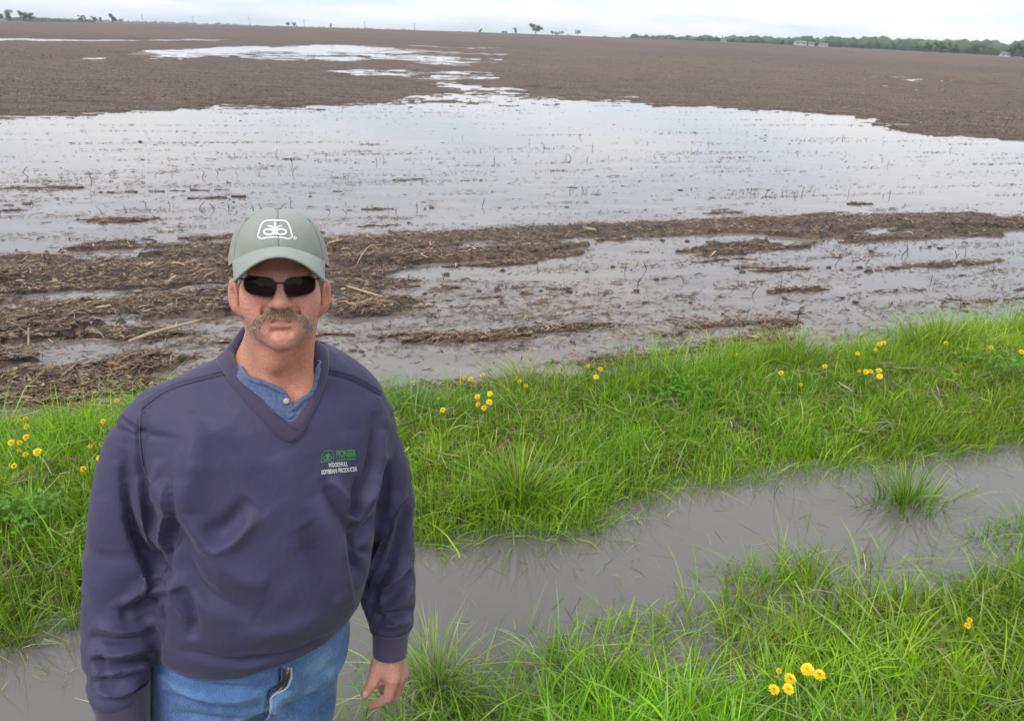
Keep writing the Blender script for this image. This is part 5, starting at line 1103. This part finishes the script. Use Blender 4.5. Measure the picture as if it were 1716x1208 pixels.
kn = np.exp(-(((px - 664) ** 2 + (py - 1138) ** 2) / 120)) + np.exp(-(((px - 625) ** 2 + (py - 1130) ** 2) / 90)) + np.exp(-(((px - 652) ** 2 + (py - 1169) ** 2) / 60)) + np.exp(-(((px - 624) ** 2 + (py - 1182) ** 2) / 60)); hc = hc * (1 - .5 * np.clip(kn, 0, 1)[:, None]) + np.array((0.60, 0.24, 0.19)) * (.5 * np.clip(kn, 0, 1)[:, None])
nail = np.exp(-(((px - 612) / 4.2) ** 2 + ((py - 1163) / 5) ** 2) ** 2); hc = hc * (1 - nail[:, None]) + np.array((0.72, 0.52, 0.47)) * nail[:, None]
bv, bf = merge([(head_v, head_f), (BV, BF), (hLv, hLf), (hRv, hRf)])
bc = np.concatenate([head_c, np.tile(np.array((0.55, 0.28, 0.2)), (len(BV), 1)), hc, np.tile(np.array((0.56, 0.285, 0.215)), (len(hRv), 1))])
body = part('body', bv, bf, M['skin'], person, bc); body['label'] = 'ruddy tanned skin of face, neck and hands'
for s_ in (-1, 1):
    bm = bmesh.new(); bmesh.ops.create_uvsphere(bm, u_segments=16, v_segments=10, radius=0.0118); me = bpy.data.meshes.new('eye'); bm.to_mesh(me); bm.free(); me.materials.append(M['eye'])
    o = link('eye', me, body); o.location = h2w((s_ * .032, -.0805, -.001))

# --- moustache and temple hair: many short tapered hairs
def hairs(roots, dirs, ln, wd, colr, droop=0.25):
    n = len(roots); a = rng.normal(0, 1, (n, 3)); sd = np.cross(dirs, a); sd /= np.linalg.norm(sd, axis=1, keepdims=True); V = np.zeros((n, 5, 3)); C = np.repeat(colr[:, None], 5, 1)
    for i, u in enumerate((0, .55)):
        c = roots + dirs * (ln * u)[:, None] + np.array([0, 0, -1.0]) * (ln * droop * u * u)[:, None]; w = wd * (1 - .3 * u); V[:, 2 * i] = c - sd * (w / 2)[:, None]; V[:, 2 * i + 1] = c + sd * (w / 2)[:, None]
    V[:, 4] = roots + dirs * ln[:, None] + np.array([0, 0, -1.0]) * (ln * droop)[:, None]; o = np.arange(n)[:, None] * 5
    return V.reshape(-1, 3), [o + np.array([0, 1, 3, 2]), o + np.array([2, 3, 4])], C.reshape(-1, 3)
def on_face(x_, z_):
    h_, n, i, q = hb.ray_cast(Vector((x_, -0.3, z_)), Vector((0, 1, 0))); return (np.array(h_), np.array(n)) if h_ is not None else None
R_, D_, L_, K_ = [], [], [], []
for i in range(4200):
    u = rng.uniform(-1, 1); ax_ = abs(u) * 0.060; sg_ = 1 if u > 0 else -1
    top = np.interp(ax_, [0, .008, .022, .036, .048, .060], [-.0400, -.0395, -.0405, -.0455, -.0560, -.0680]); bot = np.interp(ax_, [0, .012, .028, .040, .050, .060], [-.0505, -.0510, -.0540, -.0720, -.0900, -.0905])
    z_ = rng.uniform(bot, top)
    if ax_ < 0.0025 and rng.random() < 0.5: continue
    if z_ < -.056 and rng.random() < 0.35 + 0.5 * abs((z_ - bot) / (top - bot) - 0.5): continue
    q = on_face(sg_ * ax_, z_)
    if q is None: continue
    out = np.clip(ax_ / .03, 0, 1); dr = np.array([sg_ * (0.30 + 0.55 * out * (z_ > -.061)) + rng.normal(0, .22), -0.26 + rng.normal(0, .12), -0.85 + rng.normal(0, .15)]); dr /= np.linalg.norm(dr)
    R_.append(q[0] - q[1] * 0.0005 * -1); D_.append(dr); L_.append(rng.uniform(.0035, .0068) * (0.6 if z_ < -.056 else 1)); grey = np.clip((-.052 - z_) / .02, 0, 1) * .8 + .2 * rng.random()
    K_.append((np.array((0.44, 0.32, 0.22)) * (1 - grey) + np.array((0.40, 0.345, 0.295)) * grey) * math.exp(rng.normal(0, .35)))
hv, hf, hcx = hairs(np.array(R_), np.array(D_), np.array(L_), np.full(len(R_), .0007), np.array(K_))
o = part('moustache', h2w(hv), hf, M['hair'], person, hcx, False); o['label'] = 'sandy horseshoe moustache going grey at its ends'
R_, D_, L_, K_ = [], [], [], []
for i in range(2600):                                                                      # day-old stubble on chin and jaw
    x_ = rng.uniform(-.062, .062); z_ = rng.uniform(-.112, -.058); 
    if z_ > -.078 and abs(x_) < .040: continue
    q = on_face(x_, z_)
    if q is None: continue
    dr = q[1] + np.array([0, -.2, -.8]) + rng.normal(0, .2, 3); R_.append(q[0]); D_.append(dr / np.linalg.norm(dr)); L_.append(rng.uniform(.0006, .0016)); K_.append(np.array((0.36, 0.30, 0.26)) * math.exp(rng.normal(0, .3)))
hv, hf, hcx = hairs(np.array(R_), np.array(D_), np.array(L_), np.full(len(R_), .0003), np.array(K_)); o = part('stubble', h2w(hv), hf, M['hair'], person, hcx, False)
R_, D_, L_, K_ = [], [], [], []
for i in range(2600):
    s_ = rng.choice((-1, 1)); yy = rng.uniform(-.050, .04); zz = rng.uniform(-.030 + 0.02 * (yy < -.03), .045); 
    if yy > -.02 and zz < 0.012: continue
    h_, n, i2, q = hb.ray_cast(Vector((s_ * .3, yy, zz)), Vector((-s_, 0, 0)))
    if h_ is None: continue
    R_.append(np.array(h_)); dr = np.array([s_ * .35, .35, -.85]) + rng.normal(0, .15, 3); D_.append(dr / np.linalg.norm(dr)); L_.append(rng.uniform(.006, .012)); K_.append(np.array((0.30, 0.275, 0.25)) * math.exp(rng.normal(0, .3)))
for i in range(3600):                                                                      # back of the head below the cap
    f_ = rng.uniform(0.25, math.pi - 0.25); zz = rng.uniform(-.048, .045); o_ = Vector((math.cos(f_) * .3, .01 + math.sin(f_) * .3, zz)); h_, n, i2, q = hb.ray_cast(o_, Vector((-math.cos(f_), -math.sin(f_), 0)))
    if h_ is None or (abs(h_[0]) > .066 and h_[1] < .035): continue
    R_.append(np.array(h_)); dr = np.array(n) * .3 + np.array([0, 0, -.9]) + rng.normal(0, .15, 3); D_.append(dr / np.linalg.norm(dr)); L_.append(rng.uniform(.006, .012)); K_.append(np.array((0.28, 0.255, 0.23)) * math.exp(rng.normal(0, .3)))
hv, hf, hcx = hairs(np.array(R_), np.array(D_), np.array(L_), np.full(len(R_), .0009), np.array(K_)); o = part('hair', h2w(hv), hf, M['hair'], person, hcx, False); o['label'] = 'short grey hair at the temples'

# --- cap
NT, NP = 288, 72; th = np.arange(NT) / NT * 2 * math.pi; ph = np.linspace(0, math.pi / 2, NP)
def rim_z(th_): f_ = 0.5 - 0.5 * np.sin(th_); return 0.010 + 0.049 * f_ ** 3.0            # th=-90deg is the front
def crown_pt(th_, ph_, lift=0.0):
    c = np.cos(ph_) ** 0.68; s_ = np.sin(ph_) ** 1.0; rz = rim_z(th_); front = np.clip(-np.sin(th_), 0, 1)
    rx, ry = .0950 + lift, .1085 + lift; top = .1185 + lift
    bul = 1 + 0.018 * np.sin(ph_ * 2) * front
    return np.stack([rx * np.cos(th_) * c, .006 + ry * np.sin(th_) * c * bul, rz + (top - rz) * s_], -1)
TT, PP = np.meshgrid(th, ph, indexing='xy'); CVh = crown_pt(TT, PP).reshape(-1, 3); CFh = grid_faces(NP, NT, True)
Nc = vnormals(CVh, CFh); seam_th = [(-90 + 60 * k) for k in range(6)]
dd = np.min([np.abs((np.degrees(TT) - s_ + 180) % 360 - 180) for s_ in seam_th], axis=0) * math.pi / 180 * .1 * np.cos(PP); CVh = CVh - Nc * (0.0016 * np.exp(-(dd / .0022) ** 2)).reshape(-1, 1)
CVh = CVh + Nc * (0.0012 * fbm(CVh[:, 0] * 28 + CVh[:, 1] * 9, CVh[:, 2] * 30, 95, 3))[:, None]
inn = crown_pt(th[None], np.zeros((1, NT)), -0.004).reshape(-1, 3) + np.array([0, 0, .018]); nV = len(CVh); k = np.arange(NT); k2 = (k + 1) % NT
CVh = np.concatenate([CVh, inn]); CFh = np.concatenate([CFh, np.stack([nV + k, nV + k2, k2, k], 1)])
cap = part('cap', h2w(CVh), CFh, M['cap']); cap['label'] = 'sage green six-panel baseball cap'
cb = bvh_of(h2w(CVh), CFh)
for s_ in seam_th:
    q = np.radians(s_); p_ = np.linspace(0.02, math.pi / 2 - .06, 40); P = crown_pt(np.full(40, q), p_, -0.0009); T = np.gradient(P, axis=0); Nn = P - np.array([0, 0, .03]); S = np.cross(T, Nn); S /= np.linalg.norm(S, axis=1, keepdims=True)
    part('seam', h2w(np.stack([P - S * .0006, P + S * .0006], 1).reshape(-1, 3)), grid_faces(40, 2), M['cap_seam'], cap)
part('button', h2w(crown_pt(np.array([0.]), np.array([math.pi / 2]))[0] + tube([(0, 0, -.002), (0, 0, .002), (0, 0, .0035)], [.007, .0065, .003], 14)[0]), tube([(0, 0, -.002), (0, 0, .002), (0, 0, .0035)], [.007, .0065, .003], 14)[1], M['cap'], cap)
for sx in (-1, 1):
    for q_ in (-60 + 30 if sx > 0 else -120 - 30,):
        c_ = crown_pt(np.array([math.radians(q_)]), np.array([0.95]))[0]; n_ = c_ - np.array([0, 0, .03]); n_ /= np.linalg.norm(n_); a_ = np.cross(n_, (0, 0, 1)); a_ /= np.linalg.norm(a_); b2 = np.cross(n_, a_); q2 = np.linspace(0, 2 * math.pi, 15)
        part('eyelet', h2w(tube(c_ + n_ * .0006 + .0032 * (np.cos(q2)[:, None] * a_ + np.sin(q2)[:, None] * b2), .0008, 5, False)[0]), tube(np.zeros((15, 3)) + np.arange(15)[:, None], .0008, 5, False)[1], M['cap'], cap)
NU, NV_ = 61, 16; U = np.linspace(-1, 1, NU); 
def visor_pt(u, v, lift=0.0):
    th_ = np.radians(-90 + u * 64); I_ = crown_pt(th_, np.zeros_like(th_)); I_ = I_ + np.stack([0 * u, 0 * u, .003 + 0 * u], -1)
    xo = .0822 * np.sign(u) * np.sin(np.abs(u) * math.pi / 2) ** 0.92; yo = -.172 + .098 * np.abs(u) ** 2.6; zo = .056 - .050 * np.abs(np.sin(u * math.pi / 2)) ** 1.9
    O_ = np.stack([xo, yo, zo], -1); s_ = v[..., None]; P = I_ * (1 - s_) + O_ * s_; P[..., 2] += .006 * np.sin(v * math.pi) * (1 - u * u) + lift; return P
UU, VV = np.meshgrid(U, np.linspace(0, 1, NV_), indexing='xy'); top = visor_pt(UU, VV, .0014).reshape(-1, 3); botm = visor_pt(UU, VV, -.0014).reshape(-1, 3); F0 = grid_faces(NV_, NU); nT = len(top)
edge = [np.stack([np.arange(NU - 1) + (NV_ - 1) * NU, np.arange(1, NU) + (NV_ - 1) * NU, np.arange(1, NU) + (NV_ - 1) * NU + nT, np.arange(NU - 1) + (NV_ - 1) * NU + nT], 1)]
for c_ in (0, NU - 1): i_ = np.arange(NV_ - 1) * NU + c_; edge.append(np.stack([i_, i_ + NU, i_ + NU + nT, i_ + nT], 1))
visor = part('visor', h2w(np.concatenate([top, botm])), np.concatenate([F0, F0[:, ::-1] + nT] + edge), M['cap'], cap); visor['label'] = 'curved sage visor of the cap'
ep = visor_pt(U, np.ones(NU)); part('edge_binding', h2w(tube(ep, .0021, 8)[0]), tube(ep, .0021, 8)[1], M['cap'], visor)
o = part('cap_emblem', *emblem_px(cb, (461, 385.5), (57, 0.5), (0, 52), 0.0007), M['white_thread'], cap); o['label'] = 'white plant emblem in a rounded frame on the cap front'
q = np.linspace(0, 2 * math.pi, 21)[:-1]; Pq, fq = stroke_px(np.stack([494 + 2.2 * np.cos(q), 399.5 + 2.2 * np.sin(q)], 1), 1.3, True); part('registered_mark', *px_shape(cb, Pq, fq, .0008), M['white_thread'], cap)
Pq, fq = stroke_px(np.array([(493.3, 401), (493.3, 398), (494.8, 398.6), (493.6, 399.6), (495, 401)]), .6); part('registered_mark', *px_shape(cb, Pq, fq, .0009), M['white_thread'], cap)

# --- sunglasses (worn: part of the person)
glasses = empty('sunglasses', (0, 0, 0)); glasses.parent = person; glasses.location = [-b_ for b_ in BASE]; glasses['label'] = 'dark narrow sunglasses with thin metal frame'
def gpart(name, V, F, mat, parent): return link(name, np_mesh(name, V, F, mat), parent)
def gl_y(x_): return -.1085 + 5.6 * x_ ** 2
def lens_out(s_, n=56):
    q = np.linspace(0, 2 * math.pi, n, endpoint=False); c, s2 = np.cos(q), np.sin(q); ex = np.sign(c) * np.abs(c) ** 0.62 * .0282; ez = np.sign(s2) * np.abs(s2) ** 0.72 * .0155
    ez = ez + np.where(ez < 0, -.0005, 0) + 0.0012 * (ex / .028); ez = np.where(ez > 0, ez * 0.94, ez * (1 - .10 * (ex / .028)))
    return s_ * (.0355 + ex), ez - .0005
for s_ in (-1, 1):
    xo, zo = lens_out(s_); cx_, cz_ = s_ * .0355, -.0005; rings = []
    for k_ in (0, .35, .7, 1.0): xx = cx_ + (xo - cx_) * k_; zz = cz_ + (zo - cz_) * k_; rings.append(np.stack([xx, gl_y(xx) + 1.2 * zz ** 2 - .0006 + .001 * k_, zz], 1))
    V = np.concatenate(rings); V = np.concatenate([V, V + np.array([0, .0016, 0])]); F = grid_faces(4, 56, True); gpart('lens', h2w(V), np.concatenate([F, F[:, ::-1] + 224]), M['lens'], glasses)
    rim = np.stack([xo, gl_y(xo) + 1.2 * zo ** 2, zo], 1); rim = np.concatenate([rim, rim[:2]]); gpart('rim', h2w(tube(rim, .0011, 7, False)[0]), tube(rim, .0011, 7, False)[1], M['frame'], glasses)
    tp_ = smooth_path([(s_ * .0625, gl_y(.0625) + .0005, .008), (s_ * .0695, -.080, .0085), (s_ * .0755, -.055, .0075), (s_ * .0795, -.010, .005), (s_ * .0805, .012, .003), (s_ * .079, .030, -.012)], 20); gpart('temple', h2w(tube(tp_, .0013, 6)[0]), tube(tp_, .0013, 6)[1], M['frame'], glasses)
    pp = smooth_path([(s_ * .0100, gl_y(.01), -.002), (s_ * .0085, -.102, -.006), (s_ * .0105, -.098, -.010)], 8); gpart('nose_pad', h2w(tube(pp, [.0008] * 5 + [.002, .0026, .002], 6)[0]), tube(pp, [.0008] * 5 + [.002, .0026, .002], 6)[1], M['frame'], glasses)
br = smooth_path([(-.0092, gl_y(.0092), .0035), (-.004, -.1125, .0062), (.004, -.1125, .0062), (.0092, gl_y(.0092), .0035)], 14); gpart('bridge', h2w(tube(br, .0012, 7)[0]), tube(br, .0012, 7)[1], M['frame'], glasses)

# --- jeans and boots
lo, hi = (-0.90, 1.0, base_z + 0.02), (-0.05, 1.72, 1.00); RJ = 0.006; X, Y, Z = grid3(lo, hi, RJ); lx, ly, lz = to_local(X, Y, Z)
a_ = np.interp(lz, [.70, .82, .90, .96, 1.0], [.188, .196, .196, .188, .18]); b2 = np.interp(lz, [.70, .82, .90, .96, 1.0], [.118, .132, .142, .145, .14])
d = (((np.abs(lx / a_)) ** 2.3 + np.abs((ly + .008) / b2) ** 2.3) ** (1 / 2.3) - 1) * .12; d = np.broadcast_to(d, (X.size, Y.size, Z.size)).astype(np.float32).copy(); d = smax(d, .80 - Z + 0 * d, .03)
for Lg in LEGS: d = smin(d, chain(X, Y, Z, Lg, [.104, .082, .078]), .045)
d = smax(d, Z - .98 + 0 * d, .01); d = smax(d, base_z + .045 - Z + 0 * d, .01)
PV, PF = surface_net(d, lo, RJ); PV = relax(PV, PF, 2, .5)
PV = sculpt(PV, PF, [('v', [(262, 1118), (330, 1146), (440, 1156)], 5, .005), ('r', [(262, 1128), (330, 1158), (440, 1168)], 6, .005), ('v', [(275, 1160), (350, 1180), (450, 1190)], 6, .004), ('r', [(270, 1150), (360, 1170), (430, 1176)], 6, .004), ('v', [(280, 1195), (360, 1205), (450, 1215)], 6, .005),
    ('v', [(560, 1110), (530, 1150), (500, 1185)], 7, .005), ('r', [(572, 1130), (540, 1170), (505, 1205)], 8, .005), ('v', [(560, 1160), (530, 1195)], 6, .005), ('r', [(478, 1120), (484, 1150), (462, 1168), (456, 1195), (445, 1225)], 11, .007, 'none'), ('v', [(472, 1125), (472, 1150), (455, 1163), (450, 1195)], 4, .006, 'none')])
N_ = vnormals(PV, PF); PV = PV + N_ * (0.004 * fbm(PV[:, 0] * 14 + PV[:, 1] * 9, PV[:, 2] * 9, 67, 3))[:, None]
jeans = part('jeans', PV, PF, M['denim']); jeans['label'] = 'faded blue denim jeans'; pb = bvh_of(PV, PF)
part('zip_tape', *ribbon_px(pb, [(481, 1118), (480, 1136), (474, 1150), (461, 1161)], .011, .003, 30), M['zip'], jeans); part('zip_teeth', *ribbon_px(pb, [(482, 1118), (481, 1136), (475, 1150), (463, 1160)], .004, .0042, 30), M['brass'], jeans)
part('fly_edge', *ribbon_px(pb, [(486, 1118), (487, 1136), (481, 1152), (457, 1167), (456, 1185), (452, 1198), (440, 1215)], .005, .004, 40), M['denim_pale'], jeans); part('fly_edge', *ribbon_px(pb, [(476, 1120), (474, 1136), (466, 1150), (454, 1162), (452, 1180)], .005, .0035, 30), M['denim_dark'], jeans)
part('side_seam', *ribbon_px(pb, [(256, 1118), (255, 1150), (254, 1190), (253, 1230)], .006, .0025, 30), M['denim_dark'], jeans)
for s_, Lg in zip((-1, 1), LEGS):
    an = Lg[2]; fd = W((s_ * .03, -1, .1)) - W((0, 0, .1)); fd[2] = 0; fd /= np.linalg.norm(fd); lo = an - 0.30; hi = an + 0.30; lo[2] = base_z; hi[2] = base_z + .22; X, Y, Z = grid3(lo, hi, .006)
    c0 = np.array([an[0], an[1], base_z + .045]); d = cone(X, Y, Z, c0, c0 + fd * .15, .048, .044); d = smin(d, cone(X, Y, Z, c0, c0 + np.array([0, 0, .16]), .05, .052), .03); d = smax(d, base_z + .006 - Z + 0 * d, .008)
    v, f = surface_net(np.ascontiguousarray(np.broadcast_to(d, (X.size, Y.size, Z.size)).astype(np.float32)), lo, .006); part('boot', v, f, M['boot'])
print('man', time.time() - T0)

# ------------------------------------------------------------------ the air: even, pale haze round the whole place
hm = bpy.data.materials.new('haze'); hm.use_nodes = True; ht = hm.node_tree; ht.nodes.clear(); ho_ = ht.nodes.new('ShaderNodeOutputMaterial'); hv_ = ht.nodes.new('ShaderNodeVolumePrincipled')
hv_.inputs['Color'].default_value = (0.86, 0.92, 1.0, 1); hv_.inputs['Density'].default_value = 0.00018; hv_.inputs['Anisotropy'].default_value = 0.2; ht.links.new(hv_.outputs[0], ho_.inputs['Volume'])
bm = bmesh.new(); bmesh.ops.create_cube(bm, size=1.0, matrix=Matrix.Translation((0, 1650, 19.0)) @ Matrix.Diagonal((8800, 5500, 41.0, 1)))
hme = bpy.data.meshes.new('haze'); bm.to_mesh(hme); bm.free(); hme.materials.append(hm)
tag(link('haze', hme), 'thin pale haze in the air over the flat fields', 'haze', kind='stuff')
print('done', time.time() - T0)
